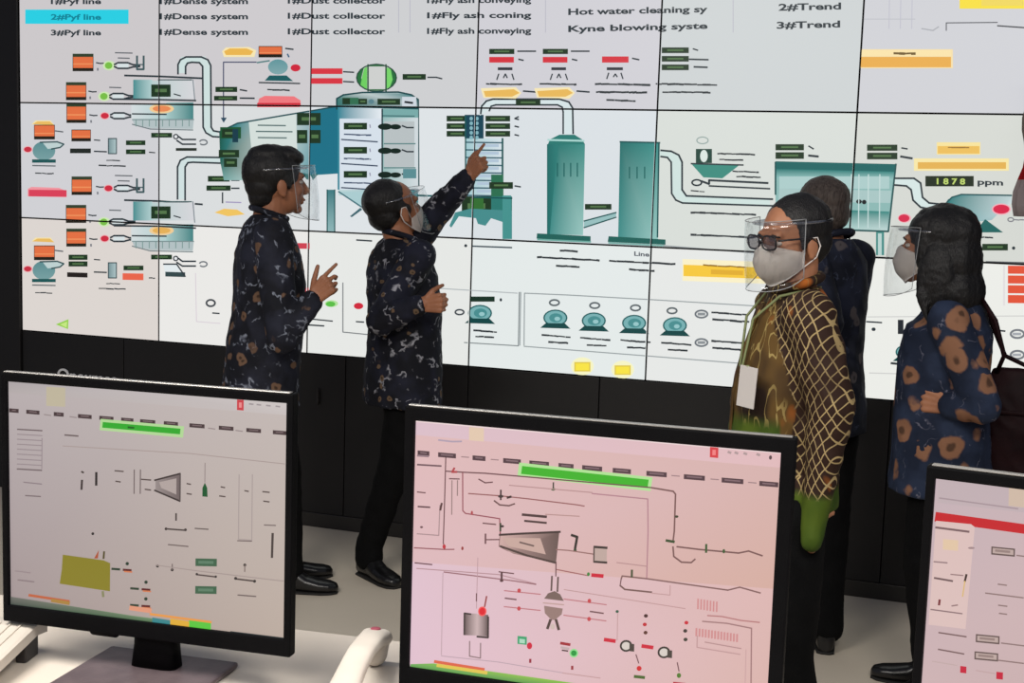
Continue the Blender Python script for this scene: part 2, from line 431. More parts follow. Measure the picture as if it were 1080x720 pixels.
# menu of pages
W.rect(26, 10, 135, 25, (40, 206, 226))
for k, y in ((1, 4), (2, 20.5), (3, 37)):
    W.text(53, y, 106, y, 5.6, '%d#Pyf line' % k, (14, 130, 150) if k == 2 else INK)
for y, a in ((4, 0), (20, 1), (36.5, 2)):
    W.text(168, y, 261, y, 6, '1#Dense system', INK)
    W.text(303, y-.6, 406, y-.6, 6, '1#Dust collector', INK)
    W.text(450, y-1, 560, y-1.5, 6, '1#Fly ash coning' if a == 1 else '1#Fly ash conveying', INK)
W.text(599, 15.5, 746, 12.5, 6.5, 'Hot water cleaning sy', INK); W.text(599, 33.5, 746, 30, 6.5, 'Kyne blowing syste', INK)
W.text(821, 11, 887, 9.5, 7, '2#Trend', INK); W.text(819, 30, 886, 28.5, 7, '3#Trend', INK)
for x in (420, 432, 575, 773): W.line([(x, 0), (x, 34)], .7, (186, 186, 196))
for x in (938, 950, 962): W.line([(x, 0), (x-.5, 30)], .7, (190, 190, 202))
W.line([(910, 20), (965, 20)], .8, (190, 192, 198)); W.line([(972, 30), (984, 32), (990, 28)], 1, (170, 172, 178))
W.rect(1012, -12, 1082, 9, (246, 222, 60)); W.rect(1035, -12, 1082, 6, (238, 214, 92))
W.line([(998, 32), (998, 24), (1052, 23.5)], .9, (90, 92, 98)); W.line([(1052, 27), (1080, 29)], 1.2, (70, 72, 78))
# burner lines at the left (twice)
for oy in (0, 1):
    dy = 0 if not oy else 129.5
    ob(76, 56.5+dy, 98, 75+dy) if not oy else ob(75, 186, 96.5, 205.5)
    ob(69, 86.5 if not oy else 216, 90.5, 105.5 if not oy else 235)
    ob(69.5, 109 if not oy else 241, 90.5, 129.5 if not oy else 260)
    for x, y in ((101, 66), (93, 96), (94, 121)):
        y += dy+(1 if oy else 0)
        W.line([(x, y), (x+4, y+.8), (x+8, y+.6)], 1.1, INK); W.line([(x+1.5, y+6), (x+1.6, y+8)], 1.4, (120, 122, 130))
    ys = [(114, 69, 'g' if not oy else 'r'), (109, 101.5, 'g'), (110, 122, 'r')]
    for x, y, c in ys:
        y += dy*(1 if c != 'x' else 0)+(3 if oy and x == 109 else 0)
        if c == 'g':
            W.ell(x+.5, y, 6.5, 5, (206, 232, 180)); W.ell(x, y, 4, 3.6, (120, 190, 70))
        else:
            W.ell(x, y, 5, 4, (238, 176, 182)); W.ell(x, y, 4.2, 3.1, (204, 44, 64))
        W.line([(x+6, y-1), (x+10, y-3), (x+20, y-3), (x+26, y-.8), (x+33, y-.5)], 1.5, INK)
        W.line([(x+6, y+1), (x+10, y+3), (x+20, y+3), (x+26, y+1.4), (x+33, y+1)], 1.5, INK)
        W.rect(x+9, y-2, x+21, y+2, (214, 224, 226))
    for x, y, k in ((121, 55.5, 18), (124, 61, 12), (115, 92, 12)):
        W.line([(x, y+dy), (x+k, y+dy+.4)], 1., (96, 100, 106))
    W.line([(144, 59+dy), (144, 73+dy), (151, 73+dy), (151, 59+dy)], 1.7, (64, 88, 92)); W.line([(144, 68+dy), (151, 68+dy)], 1, (64, 88, 92))
    # heat exchanger block
    y0 = 84+dy-(1 if oy else 0)
    W.line([(131, 79.5+dy+2*oy), (168, 80.5+dy+2*oy), (213, 82.5+dy+3.5*oy)], 1.6, INK)
    W.hrect(140, y0, 160, y0+20, (70, 140, 142), (176, 206, 206)); W.hrect(160, y0+1, 205, y0+20, (186, 206, 206), (214, 214, 218))
    W.rect(166, y0-.5, 202, y0+.7, (60, 90, 92)); W.line([(203, y0), (205, y0+22)], .9, (130, 140, 146))
    wb(159, y0+5, 179.5, y0+18); W.line([(183, y0+15), (190, y0+17)], 1, INK)
    W.hrect(138, y0+25, 175, y0+42, (212, 220, 222), (176, 206, 206)); W.hrect(175, y0+24, 203.5, y0+42, (166, 200, 198), (64, 130, 130))
    W.poly([(139, y0+42), (204, y0+42), (203, y0+52), (158, y0+51), (141, y0+47)], (178, 192, 194))
    W.line([(139, y0+42), (204, y0+42)], .9, (120, 140, 142)); W.line([(139, y0+47), (158, y0+52), (203, y0+53)], .9, (110, 124, 128))
    for k in range(9): W.line([(143+k*7, y0+42), (143+k*7, y0+49)], .7, (120, 150, 146))
    W.ell(170, y0+30.5, 13, 5, (238, 204, 150)); W.ell(170, y0+30.5, 9.5, 3.2, (232, 138, 86) if not oy else (228, 176, 88))
    W.line([(120, 104.5+dy+4*oy), (168, 105+dy+4*oy), (206, 106+dy+5*oy)], 1.4, INK)
    W.line([(139, y0+36), (175, y0+36.5)], 1.2, INK)
    wb(159, y0+56, 181, y0+61); W.ell(185, y0+60, 3, 3, (60, 66, 72)); W.ell(185, y0+60, 1.6, 1.6, (230, 232, 234))
    W.line([(188, y0+60), (192, y0+63), (206, y0+63)], 1.4, INK); W.line([(186, y0+64), (192, y0+68), (206, y0+68)], 1.4, INK)
    if not oy: W.rect(185, y0+72, 207, y0+75, (40, 48, 40))
    else:
        W.poly([(172, y0+66), (186, y0+66), (194, y0+79), (174, y0+78)], (226, 234, 236)); W.rect(174, y0+74, 195, y0+79, (52, 72, 74), .03)
        W.line([(172, y0+66), (186, y0+66), (195, y0+79)], 1.2, INK)
    W.ring(214, y0+66, 4, 2.6, 1.2, (110, 116, 122), 200, 500)
# fans and value boxes, upper then lower group
for dy, red in ((0, 0), (126, 1)):
    W.poly([(33, 131+dy*.98), (37, 127+dy*.98), (53, 127+dy*.98), (57, 132+dy*.98)], (244, 226, 170)); W.poly([(34, 131+dy*.98), (39, 128+dy*.98), (52, 128+dy*.98), (57, 132+dy*.98)], (232, 186, 96))
    ob(35.5, 131.5+dy*1.01, 57.5, 147+dy*1.01, False); W.line([(58, 138+dy), (66, 139+dy)], 1.1, (90, 94, 100))
    if not red: ob(75, 136.5, 95.5, 149, False); W.rect(73.5, 156.5, 95.5, 161.5, (34, 40, 36))
    else:
        wb(72, 268.5, 92, 274); wb(72, 275.5, 92, 281); W.rect(70.5, 287, 92, 292, (34, 28, 26), .03)
    W.line([(99, 147.5+dy), (105, 148+dy)], 1, INK); W.line([(99, 159.5+dy*1.01), (112, 160+dy*1.01)], 1.2, INK)
    W.hrect(113.5, 145.5+dy*1.04, 123, 162+dy*1.04, (112, 140, 144), (176, 198, 200)); W.line([(114, 146+dy*1.04), (122.5, 146+dy*1.04), (122.5, 162+dy*1.04), (114, 162+dy*1.04), (114, 146+dy*1.04)], .9, (66, 84, 88))
    if not red: wb(132.5, 148, 153, 153); wb(132.5, 157.5, 153, 162.5)
    else: wb(130, 280, 151, 285); W.rect(129, 288, 151, 295, (232, 100, 74), .02)
    W.dash(157, 160.5+dy*1.05, 163, 161+dy*1.05, 1); W.dash(112, 169+dy*1.03, 126, 169.5+dy*1.03, 1); W.dash(104, 174.5+dy*1.03, 132, 175+dy*1.03, 1.1)
    W.ell(29, 157.5+dy, 5, 3.6, (238, 176, 182)); W.ell(29, 157.5+dy, 4, 2.8, (196, 48, 66))
    W.ell(46, 159+dy, 12, 10, (120, 160, 162), top=(90, 138, 142)); W.poly([(44, 149.5+dy), (60, 149.5+dy), (68, 152+dy), (64, 155.5+dy), (50, 157+dy)], (190, 208, 208))
    W.line([(42, 150+dy), (60, 149.5+dy), (67, 152+dy), (63, 155.5+dy), (54, 157+dy)], 1.2, (50, 80, 84))
    W.rect(33.5, 168+dy, 58.5, 171.5+dy, (30, 84, 84)); W.line([(34, 174.5+dy), (58, 175+dy)], 1, (90, 100, 104)); W.dash(37, 182.5+dy, 56, 183+dy, 1)
W.poly([(29, 199), (33, 197), (62, 198), (69, 201), (70, 208), (29, 207)], (240, 150, 160)); W.rect(30, 200, 70, 207, (216, 64, 88), .01)
W.poly([(58.5, 342), (72, 336.5), (71.5, 347)], (150, 206, 80)); W.poly([(63, 342), (70.5, 339), (70, 345.5)], (196, 232, 130))
W.ring(222, 319.5, 4.5, 3.4, 1.6, (70, 74, 80)); W.line([(224, 330), (231, 330.5)], 1.2, INK); W.line([(206, 288), (207, 339), (232, 341)], .7, (216, 206, 214))
# duct
W.poly([(187, 77), (187, 66), (191, 60), (200, 59), (216, 59.5), (222, 66), (222, 136), (228, 139), (231, 144), (221, 144), (214, 138), (213, 70), (210, 66.5), (199, 66), (196, 69), (196, 77)], (206, 224, 222))
W.line([(187.5, 78), (187.5, 68), (190, 63), (196, 60), (212, 60), (219, 63), (222, 69), (222.5, 134), (225, 138), (231, 139)], 1.5, INK)
W.line([(195.5, 78), (195.5, 70), (197.5, 66.5), (202, 65.6), (210, 66), (213.5, 70), (214, 134), (217, 140), (224, 144), (233, 144.5)], 1.5, INK)
W.poly([(187, 210), (187, 174), (191, 168), (198, 165), (233, 166), (233, 171.5), (200, 171), (196, 175), (195.5, 210)], (208, 224, 224))
W.line([(187, 210), (187, 176), (190, 169), (197, 165.5), (232, 166)], 1.5, INK); W.line([(195, 211), (195, 176), (198, 171.5), (203, 171), (232, 172)], 1.5, INK)
W.poly([(234, 54), (238, 50), (262, 49.5), (270, 53), (268, 60), (236, 60)], (246, 230, 178)); W.poly([(236, 54), (242, 51), (260, 51), (267, 54), (264, 58), (238, 58)], (234, 182, 80))
W.line([(270, 65.5), (235.5, 65.5), (235.5, 124)], 1, (70, 76, 104)); W.poly([(232.5, 124), (239, 124), (235.7, 129.5)], (46, 76, 96))
wb(227, 91.5, 250, 97); wb(225.5, 101, 250, 106); W.line([(253, 94.5), (260, 95.8)], 1.3, INK); W.line([(253, 103.4), (268, 103.6)], 1.4, INK)
wb(219, 185.5, 242, 191.5); wb(217.5, 195.5, 243, 201); W.line([(244, 190), (252, 190)], 1.3, INK); W.line([(244, 198.5), (252, 198.5)], 1.3, INK); W.line([(234.5, 203), (234.5, 214)], 1.2, INK); W.line([(238, 213), (254, 213.5)], 1., (160, 150, 190))
W.poly([(226, 224), (236, 220), (250, 221), (258, 226), (240, 228)], (240, 196, 96))
# blower at top
ob(272.5, 48.5, 297.5, 60.5, False); W.line([(301, 51), (309, 52)], 1.3, INK); W.line([(303, 57), (304.5, 60)], 1.3, (60, 100, 130))
W.line([(271, 66), (284, 64)], 1.3, (90, 130, 132)); W.ell(293, 70.5, 10.5, 8, (130, 168, 172), top=(96, 150, 156)); W.poly([(284, 79.5), (302, 79.5), (309, 85.5), (279, 85)], (30, 92, 96)); W.line([(273, 87), (316, 88)], 1.2, INK); W.ell(311.5, 71.5, 5.2, 3.8, (206, 38, 60)); W.dash(282, 94.5, 305, 95, 1.2)
W.poly([(273, 104), (279, 101), (310, 101.5), (317, 106), (316, 113), (271, 113)], (238, 120, 126)); W.rect(271, 108.5, 317, 112.5, (206, 44, 58))
for y in (72, 82.3): W.rect(328, y, 361, y+6, (216, 54, 66)); W.line([(362, y+3.6), (373, y+4.2)], 1.2, INK)
# kiln body
W.poly([(231, 139), (250, 129), (300, 122), (356, 112), (356, 183), (327, 185), (300, 190), (236, 190), (232, 170)], TE, [(24, 84, 70), (60, 134, 140), (206, 218, 216), (34, 120, 140), (24, 110, 132), (80, 150, 160), (222, 230, 228), (120, 170, 166), (26, 96, 84)])
W.poly([(262, 127), (312, 120), (314, 176), (268, 190)], (212, 222, 218)); W.poly([(327, 116), (356, 113), (356, 183), (327, 184)], (28, 112, 134))
W.line([(231, 139), (250, 130), (300, 121.5), (327, 117), (356, 112)], 1.3, (36, 80, 86))
for x0, y, x1 in ((272, 132, 301), (270, 138.5, 308), (272, 145, 302)): W.line([(x0, y), (x1, y+.4)], 1.1, (86, 110, 110))
W.rect(232, 134, 254, 146, (30, 84, 50)); wb(234, 136, 250, 145); W.rect(245, 136, 251, 150, (24, 60, 74)); wb(230.5, 158, 252, 166); wb(236, 167, 250, 176)
wb(313, 119, 338, 132); wb(313, 137, 324, 151); wb(326, 137, 338, 151)
W.poly([(318, 182), (327, 184), (327, 190), (323, 189)], (40, 110, 110)); W.poly([(327, 184), (336, 183), (330, 190)], (40, 110, 110))
# vessel
W.ell(397, 82, 21.5, 14.5, (190, 206, 196)); W.ell(397, 81.5, 21, 14, (40, 110, 60)); W.poly([(384, 70), (410, 70), (413, 82), (410, 94), (384, 94), (381, 82)], (206, 208, 206))
W.poly([(384, 72), (387, 70.5), (387, 95), (380, 90), (382, 80)], (110, 206, 96)); W.poly([(408, 71), (412, 73), (414, 84), (411, 92), (406, 94)], (120, 212, 106))
W.line([(388, 68), (388, 96)], 1.3, (40, 84, 56)); W.line([(407, 68), (407, 96)], 1.3, (40, 84, 56)); W.ring(397, 82, 21, 14.3, 1.1, (40, 74, 60))
wb(424.5, 78, 449, 84); W.line([(451, 81.5), (460, 81.5), (466, 83)], 1.2, INK)
W.poly([(355, 116), (355, 104), (362, 100), (382, 97.5), (420, 97), (434, 100), (441, 105), (441, 116)], (110, 160, 156), [(40, 110, 110), (60, 120, 112), (90, 150, 144), (190, 204, 204), (186, 202, 204), (60, 128, 130), (30, 96, 100), (200, 210, 214)])
W.line([(355, 115), (355, 104), (362, 100), (382, 97.5), (420, 97), (434, 100), (441, 105), (441.5, 196)], 1.4, (30, 74, 78))
W.rect(361, 103, 378, 110, (50, 110, 80)); wb(361, 103.5, 369, 110); wb(378, 104, 387, 110); W.ell(391.5, 107, 3, 2.6, (90, 130, 140)); wb(398, 104, 422, 110.5); W.rect(424, 102, 439, 112, (206, 214, 222)); W.line([(427, 107.5), (435, 108.5)], 1.8, (30, 34, 40))
W.hrect(356, 113, 403, 200, (40, 130, 148), (230, 236, 242)); W.rect(358, 125, 402, 200, (214, 224, 234)); W.hrect(403, 114, 441, 200, (150, 186, 184), (210, 218, 222)); W.rect(405, 128, 437, 176, (184, 192, 194))
W.rect(403, 115, 441, 124, (120, 170, 168)); W.line([(403, 122), (437, 122.5)], 1, (66, 110, 112)); W.line([(403, 115), (403, 200)], 1.3, (30, 60, 66)); W.line([(357, 112), (441, 114.5)], 1.4, (24, 80, 84))
for k in range(3):
    y = 129.5+26*k-k*.6
    wb(362.5, y, 387, y+7); W.line([(390, y+2), (390.5, y+5)], 1, (150, 150, 170))
    W.dash(363, y+12, 391, y+13, 1.3, (70, 84, 110)); W.line([(360, y+17.5), (398, y+20)], 1.1, (50, 66, 90))
    W.ell(406, y+4, 7.5, 3.4, (16, 36, 28)); W.ell(417, y+4.2, 6, 2.8, (16, 36, 28)); W.rect(404, y+2.4, 420, y+6, (16, 36, 28)); W.line([(424, y+3), (429, y+5), (436, y+5)], 1.3, INK)
    W.line([(405, y+22), (438, y+22)], 1., (90, 130, 130))
W.rect(425, 178, 439, 188, (90, 140, 146)); W.rect(345, 200, 353, 244, (60, 120, 126), bot=(140, 180, 182)); W.line([(345, 200), (345, 244)], 1, DT); W.line([(353, 200), (353, 244)], 1, DT)
W.hrect(357, 200, 441, 206, (190, 214, 216), (120, 170, 176)); W.poly([(357, 202), (400, 202), (390, 222), (376, 214)], (170, 204, 208)); W.line([(357, 202), (384, 220)], 1.2, (60, 110, 120)); W.poly([(420, 200), (441, 200), (441, 218), (436, 232), (428, 220)], (70, 140, 148))
W.poly([(369, 228), (371, 229), (382, 221), (380, 219)], (60, 100, 110)); W.line([(440, 206), (500, 208)], 1.6, (34, 96, 100))
W.line([(376, 253), (392, 254)], 1.3, INK)
# scrubber tower
for x0, x1 in ((471, 492), (512, 538)):
    for k in range(3): wb(x0, 122+8*k, x1, 128+8*k)
W.rect(490, 121, 510, 146, (20, 66, 84)); W.hrect(491, 146, 530, 222, (160, 200, 206), (214, 226, 232))
for k in range(5):
    for c in range(2): W.ell(497+c*6, 125+k*5, 1.8, 2, (130, 180, 190))
for k in range(9): W.line([(492, 150+8*k), (530, 150.5+8*k)], 1.2, (60, 96, 110)); W.rect(503, 152+8*k, 526, 155+8*k, (176, 196, 214))
W.line([(491, 122), (491, 222)], 1.2, DT); W.line([(530, 146), (530, 220)], 1.6, DT); W.rect(518, 184, 531, 212, (44, 110, 80)); wb(516, 192, 541, 199)
for k, y in enumerate((125, 133, 142)): W.line([(543, y), (547, y+1)], 1.3, INK)
W.line([(543, 196), (549, 197)], 1.3, INK); wb(487, 207, 518, 228); W.rect(496, 209, 510, 226, (52, 110, 50)); W.rect(518, 207, 540, 230, (44, 120, 112)); W.poly([(474, 238), (480, 224), (496, 220), (540, 222), (540, 252), (532, 252), (530, 234), (518, 230), (512, 238), (504, 236), (502, 230), (484, 228), (476, 240)], (70, 140, 140))
W.rect(530, 206, 539, 252, (70, 146, 142)); W.line([(500, 208), (540, 209)], 1.3, DT)
W.poly([(506, 122), (506, 112), (511, 106), (518, 104), (590, 104.5), (600, 107), (605, 114), (605, 141), (594, 141), (594, 116), (590, 111), (522, 111), (516, 115)], (214, 228, 230))
W.line([(507, 120), (508, 112), (513, 106.5), (520, 104.5), (590, 104.5), (600, 107.5), (604, 114), (604.5, 141)], 1.5, INK); W.line([(516, 117), (518, 112), (523, 110.5), (588, 110.5), (593, 113), (594, 118), (594, 141)], 1.4, INK); wb(544, 105, 570, 111)
# sensors above
for x in (516, 572.5):
    wb(x, 51.5, x+26.5, 57); W.rect(x, 60, x+26, 66, (212, 50, 62)); W.rect(x+9, 71, x+25-.5, 74, (44, 48, 56)); W.line([(x+30, 54), (x+49, 54)], 1.3, INK); W.line([(x+31, 62.5), (x+36, 63.6)], 1.3, INK)
    W.line([(x+8, 84), (x+10, 78)], 1.1, INK); W.line([(x+24, 78), (x+26, 84)], 1.1, INK); W.line([(x+15, 82), (x+17, 78), (x+19, 82)], 1.1, INK); W.dash(x-3, 88.5, x+35, 89, 1.6)
    W.poly([(x-9, 93), (x+28, 92), (x+34, 98), (x+28, 104), (x-6, 103)], (246, 230, 180)); W.poly([(x-6, 96), (x+26, 94), (x+32, 98), (x+24, 102), (x-4, 102)], (232, 184, 90)); W.line([(x+36, 96), (x+49, 97)], 1.4, INK)
W.rect(635, 59.5, 663, 66, (212, 50, 62)); W.rect(640, 71, 657, 74, (44, 48, 56)); W.line([(667, 61.5), (674, 63)], 1.3, INK); W.line([(640, 83), (642, 77)], 1.1, INK); W.line([(655, 77), (657, 83)], 1.1, INK); W.line([(647, 81), (649, 78), (651, 81)], 1.1, INK)
W.dash(628, 88.5, 686, 89.5, 1.7); W.dash(629, 97, 682, 97.6, 1.7); W.dash(640, 105.5, 670, 106.5, 1.7)
for k in range(3): wb(698, 50+9*k, 726.5, 56+9*k)
W.line([(731, 51.5), (736, 53)], 1.2, INK); W.line([(727, 62.5), (747, 63)], 1.4, INK); W.line([(732, 70.5), (746, 71)], 1.5, INK); W.dash(692, 88.5, 756, 89.5, 1.6); W.dash(699, 97, 749, 97.5, 1.7)
W.line([(543, 125), (547, 123)], 1.2, INK)
# two green tanks
W.poly([(578, 152), (580, 147), (590, 142), (606, 142), (614, 147), (617, 152)], (40, 120, 112)); W.line([(578, 147.5), (616, 148.5)], 1.6, (170, 214, 208))
W.hrect(577, 152, 590, 248, (30, 106, 102), (44, 126, 120)); W.poly([(588, 152), (617, 152), (615, 248), (580, 247)], TE, [(36, 118, 112), (60, 140, 132), (150, 196, 190), (64, 140, 136)])
for x in (588, 595, 602, 609): W.line([(x, 172), (x, 186)], 1., (20, 96, 92))
W.poly([(566.5, 246), (623, 249), (623, 254.5), (566, 251.5)], (30, 96, 88)); W.line([(567, 252.5), (623, 255)], 1.4, (110, 170, 160))
wb(617, 215, 645, 221); W.poly([(616, 233), (650, 224), (650, 228), (616, 240)], (150, 190, 190)); W.line([(616, 233), (650, 224)], 1.1, DT); W.line([(616, 240), (650, 229)], 1.1, DT)
W.poly([(654, 149), (696, 150), (694, 254), (652, 252)], TE, [(26, 108, 104), (54, 142, 136), (150, 198, 192), (60, 140, 136)]); W.line([(654, 149.5), (696, 150.5)], 1.4, DT); W.line([(695, 150), (693.5, 250)], 1.3, DT)
for x in (664, 672, 680): W.line([(x, 176), (x, 188)], 1., (20, 96, 92))
W.poly([(642, 249), (702, 252.5), (702, 258), (641, 255)], (30, 96, 88)); W.line([(642, 256), (701, 259)], 1.4, (120, 176, 168))
W.dash(591, 264, 609, 265, 1.6); W.dash(567, 271, 632, 274.5, 1.7); W.dash(587, 280, 611, 281.5, 1.6); W.text(669, 269.5, 685, 270.5, 4.5, 'Line', (90, 96, 104)); W.dash(643, 275, 712, 278.5, 1.7); W.dash(664, 284, 690, 285.5, 1.7)
# pipe to the right
W.poly([(696, 158), (708, 159), (718, 166), (720, 174), (720, 202), (726, 207), (812, 210), (812, 216), (722, 214), (711, 208), (708, 198), (708, 172), (704, 166), (696, 165)], (208, 226, 222))
W.line([(697, 158.5), (708, 159.5), (716, 163.5), (719.5, 171), (719.5, 200), (724, 206.5), (815, 210)], 1.6, INK); W.line([(697, 165), (704, 166), (708, 171), (708.5, 204), (713, 211), (720, 214), (815, 217)], 1.5, INK)
W.ring(741, 148, 6, 3.5, .9, (150, 168, 164)); W.rect(734, 157, 751, 172, (34, 70, 60)); W.ell(742.5, 164.5, 4, 6.5, (220, 232, 226)); W.poly([(729, 172.5), (780, 174), (762, 188), (742, 187)], (60, 140, 126)); W.line([(729, 172.5), (784, 174)], 1.3, INK)
W.dash(757, 162, 796, 163, 1.4); W.dash(759, 168, 785, 169, 1.4); W.ring(735, 192.5, 5, 3, 1.4, INK); W.line([(740, 191), (748, 194), (748, 190), (810, 193)], 1.8, INK); W.line([(748, 196), (812, 199)], 1.4, INK)
W.dash(773, 180.5, 800, 181.5, 1.5); W.dash(777, 186, 802, 187, 1.5); W.dash(729, 201, 744, 202, 1); W.dash(729, 224, 797, 226.5, 1.7); W.dash(729, 247.5, 796, 250.5, 1.7)
W.line([(700, 259), (800, 267)], 1., (150, 156, 160))
# right building
wb(818, 152, 848, 158.5); wb(818, 160.5, 848, 167.5); W.line([(853, 154), (858, 157)], 1.3, INK); W.line([(853, 164), (863, 165)], 1.9, INK)
wb(914.5, 152.5, 946.5, 159); wb(914.5, 161, 946.5, 168); W.line([(951, 156), (957, 157)], 1.3, INK); W.line([(950, 165), (962, 167)], 1.9, INK)
W.poly([(818, 170), (945, 173), (938, 244), (878, 242), (818, 240)], (140, 184, 180)); W.poly([(818, 170), (945, 173), (944, 181), (818, 179)], (22, 100, 98)); W.poly([(818, 178), (944, 181), (941, 190), (819, 188)], TE, [(30, 116, 112), (46, 130, 126), (150, 196, 192), (140, 190, 186)])
W.rect(822, 186, 938, 199, (172, 204, 202)); W.poly([(822, 199), (940, 201), (939, 214), (821, 212)], (168, 198, 196)); W.rect(881, 203, 888, 217, (18, 28, 30)); W.ell(894, 210, 2.2, 6, (24, 34, 34)); W.ell(906, 212.5, 3, 2.4, (24, 30, 32)); W.ell(911.5, 213, 2.4, 2.4, (24, 30, 32))
W.poly([(880, 221), (938, 223), (937, 243), (880, 241)], (90, 154, 150), [(40, 126, 120), (50, 134, 128), (190, 214, 212), (170, 206, 202)]); W.line([(818, 171), (818, 205)], 1.5, DT); W.line([(945, 173), (937, 244), (880, 242)], 1.5, (34, 84, 84))
for x in (898, 906, 916, 928): W.line([(x, 184), (x-.5, 240)], .9, (196, 218, 216))
W.rect(924, 244.5, 932.5, 269, (70, 140, 134)); W.rect(926, 246, 930, 269, (184, 210, 206)); W.rect(878, 242, 880, 256, (40, 60, 70)); W.line([(882, 269.5), (947, 272.5)], 1.7, INK)
W.poly([(944, 188), (964, 187), (972, 194), (974, 208), (982, 214), (992, 215), (990, 220), (974, 219), (963, 212), (961, 200), (956, 195), (944, 195)], (214, 230, 228)); W.line([(944, 188), (964, 188), (971, 193), (973, 208), (980, 214), (990, 215)], 1.6, INK); W.line([(943, 195), (956, 196), (961, 200), (963, 211), (971, 218.5), (984, 221)], 1.6, INK)
W.ell(954, 230, 7, 4.8, (240, 170, 182)); W.ell(953.5, 230, 5.8, 4, (214, 40, 76))
# right-hand labels and fan
W.poly([(907, 52), (1005, 52), (1005, 72), (907, 72)], (244, 222, 170)); W.rect(908, 60, 1003, 71, (232, 172, 74)); W.rect(908, 53, 1003, 59, (248, 226, 170)); W.dash(943, 56.5, 966, 56.5, 2, (110, 86, 40))
W.rect(988, 150, 1034, 163, (246, 226, 156)); W.rect(989, 154, 1033, 162, (236, 190, 90)); W.dash(1000, 155.5, 1022, 155.5, 1, (150, 110, 50)); W.rect(964, 167, 1064, 180, (246, 230, 168)); W.rect(968, 171, 1061, 178, (228, 178, 82))
W.rect(976, 185.5, 1027, 196.5, (26, 40, 22))
W.text(988, 194, 1018, 194.3, 6, '1 8 7 8', (190, 214, 110))
W.text(1031, 194.5, 1058, 195.5, 6, 'ppm', INK)
W.poly([(996, 216), (1000, 210), (1012, 205), (1067, 206), (1067, 214), (1054, 224), (1046, 232), (1028, 234), (1010, 226)], (120, 168, 172), [(30, 110, 112), (40, 120, 120), (60, 136, 138), (190, 208, 210), (210, 222, 224), (180, 204, 206), (160, 190, 194), (140, 180, 184), (60, 130, 134)])
W.line([(998, 214), (1004, 208), (1014, 205), (1067, 206)], 1.3, (30, 84, 88)); W.poly([(1039, 231), (1058, 245), (1028, 245)], (30, 100, 96)); W.ell(1056, 220.5, 10, 6, (244, 170, 184)); W.ell(1056, 220.5, 8.6, 4.8, (216, 34, 72))
W.ring(1066, 231.5, 3, 2, 1, (130, 130, 136)); W.dash(1069, 231.5, 1080, 232, 1.3, (130, 130, 136)); W.dash(1035, 250, 1047, 250.5, 1.4); wb(1036, 257, 1063, 264); W.ell(1069, 261.5, 1.8, 1.8, INK); W.line([(1040, 276), (1080, 277)], 1.3, (90, 94, 98))
for k in range(4): W.rect(1063, 280+10.3*k, 1082, 288.5+10.3*k, (226, 84, 56), .01)
W.rect(1058, 280, 1060, 322, (226, 222, 222))
for y in (352, 374): W.ring(1072+1, y, 7, 4.2, 1.8, (120, 124, 130)); W.rect(1068, y-1.4, 1077, y+1.4, (166, 170, 176))
W.line([(1050, 348), (1060, 349)], 1.4, INK); W.line([(1080, 333), (915, 334)], .8, (206, 206, 204))
W.rect(720, 273, 812, 296, (250, 240, 200), .035); W.rect(721, 279, 811, 291, (246, 200, 60), .035); W.dash(742, 279.5, 786, 281.5, 1.2, (150, 110, 40)); W.rect(750, 284, 784, 289, (226, 174, 50), .035)
# lower row frames
W.line([(362, 298), (362, 350), (392, 353)], .9, (120, 124, 126)); W.rect(295, 256, 327, 262, (206, 66, 82), .01); W.rect(300, 303, 326, 308.5, (208, 70, 84), .01)
W.ell(350, 320, 7, 3.6, (180, 226, 160)); W.ell(349, 320.5, 5, 2.8, (90, 190, 70)); W.ell(378.5, 322.5, 5, 3.4, (208, 40, 60)); W.line([(326, 336), (351, 338.5)], 1.1, INK); W.line([(326, 342.5), (342, 343.5)], 1.3, INK); W.line([(376, 339), (384, 339.5)], 1.2, INK)
W.ell(491.5, 259, 1.6, 1.6, INK); W.line([(499, 259.5), (540, 261)], 1.3, (70, 84, 92)); W.line([(464, 304), (546, 309)], .9, (180, 186, 188)); W.line([(548, 308), (547, 364.5), (490, 361)], .9, (130, 138, 140))
W.rect(496.5, 312.5, 522, 318, (26, 50, 38)); W.ell(528.5, 316, 1.3, 1.8, INK); W.ring(485, 329, 4.5, 2.6, 1.4, (70, 76, 82))
def fan(x, y, s=1):
    W.ell(x, y, 12.8*s, 8.8*s, (34, 96, 98)); W.ell(x, y, 11.2*s, 7.4*s, (120, 176, 178)); W.ell(x+.5, y, 7*s, 4.8*s, (74, 142, 144)); W.ell(x+2, y+1, 3*s, 2.2*s, (150, 198, 200))
    W.poly([(x-10*s, y+5.5*s), (x+10*s, y+5.8*s), (x+16*s, y+11.5*s), (x-16*s, y+10.5*s)], (20, 70, 70))
fan(506.5, 330); W.dash(500, 348, 524, 350, 1.5); W.dash(502, 354.5, 521, 355.5, 1.5)
W.line([(553, 364), (553.5, 309), (600, 311), (690, 316), (806, 323)], .9, (150, 158, 160)); W.line([(549.5, 308), (548.5, 364)], .9, (150, 158, 160)); W.line([(553, 365), (681, 375), (782, 383)], .9, (150, 158, 160))
for x, y, cx, cy in ((586, 335, 585, 319), (626.5, 338, 627.5, 322), (669, 340.5, 670.5, 324.5), (712, 343, 709, 327.5)):
    fan(x, y); W.ring(cx, cy, 5, 2.9, 1.5, (96, 104, 108)); W.dash(x-14, y+18, x+17, y+20.5, 1.5); W.dash(x-7, y+25.5, x+13, y+26.5, 1.6)
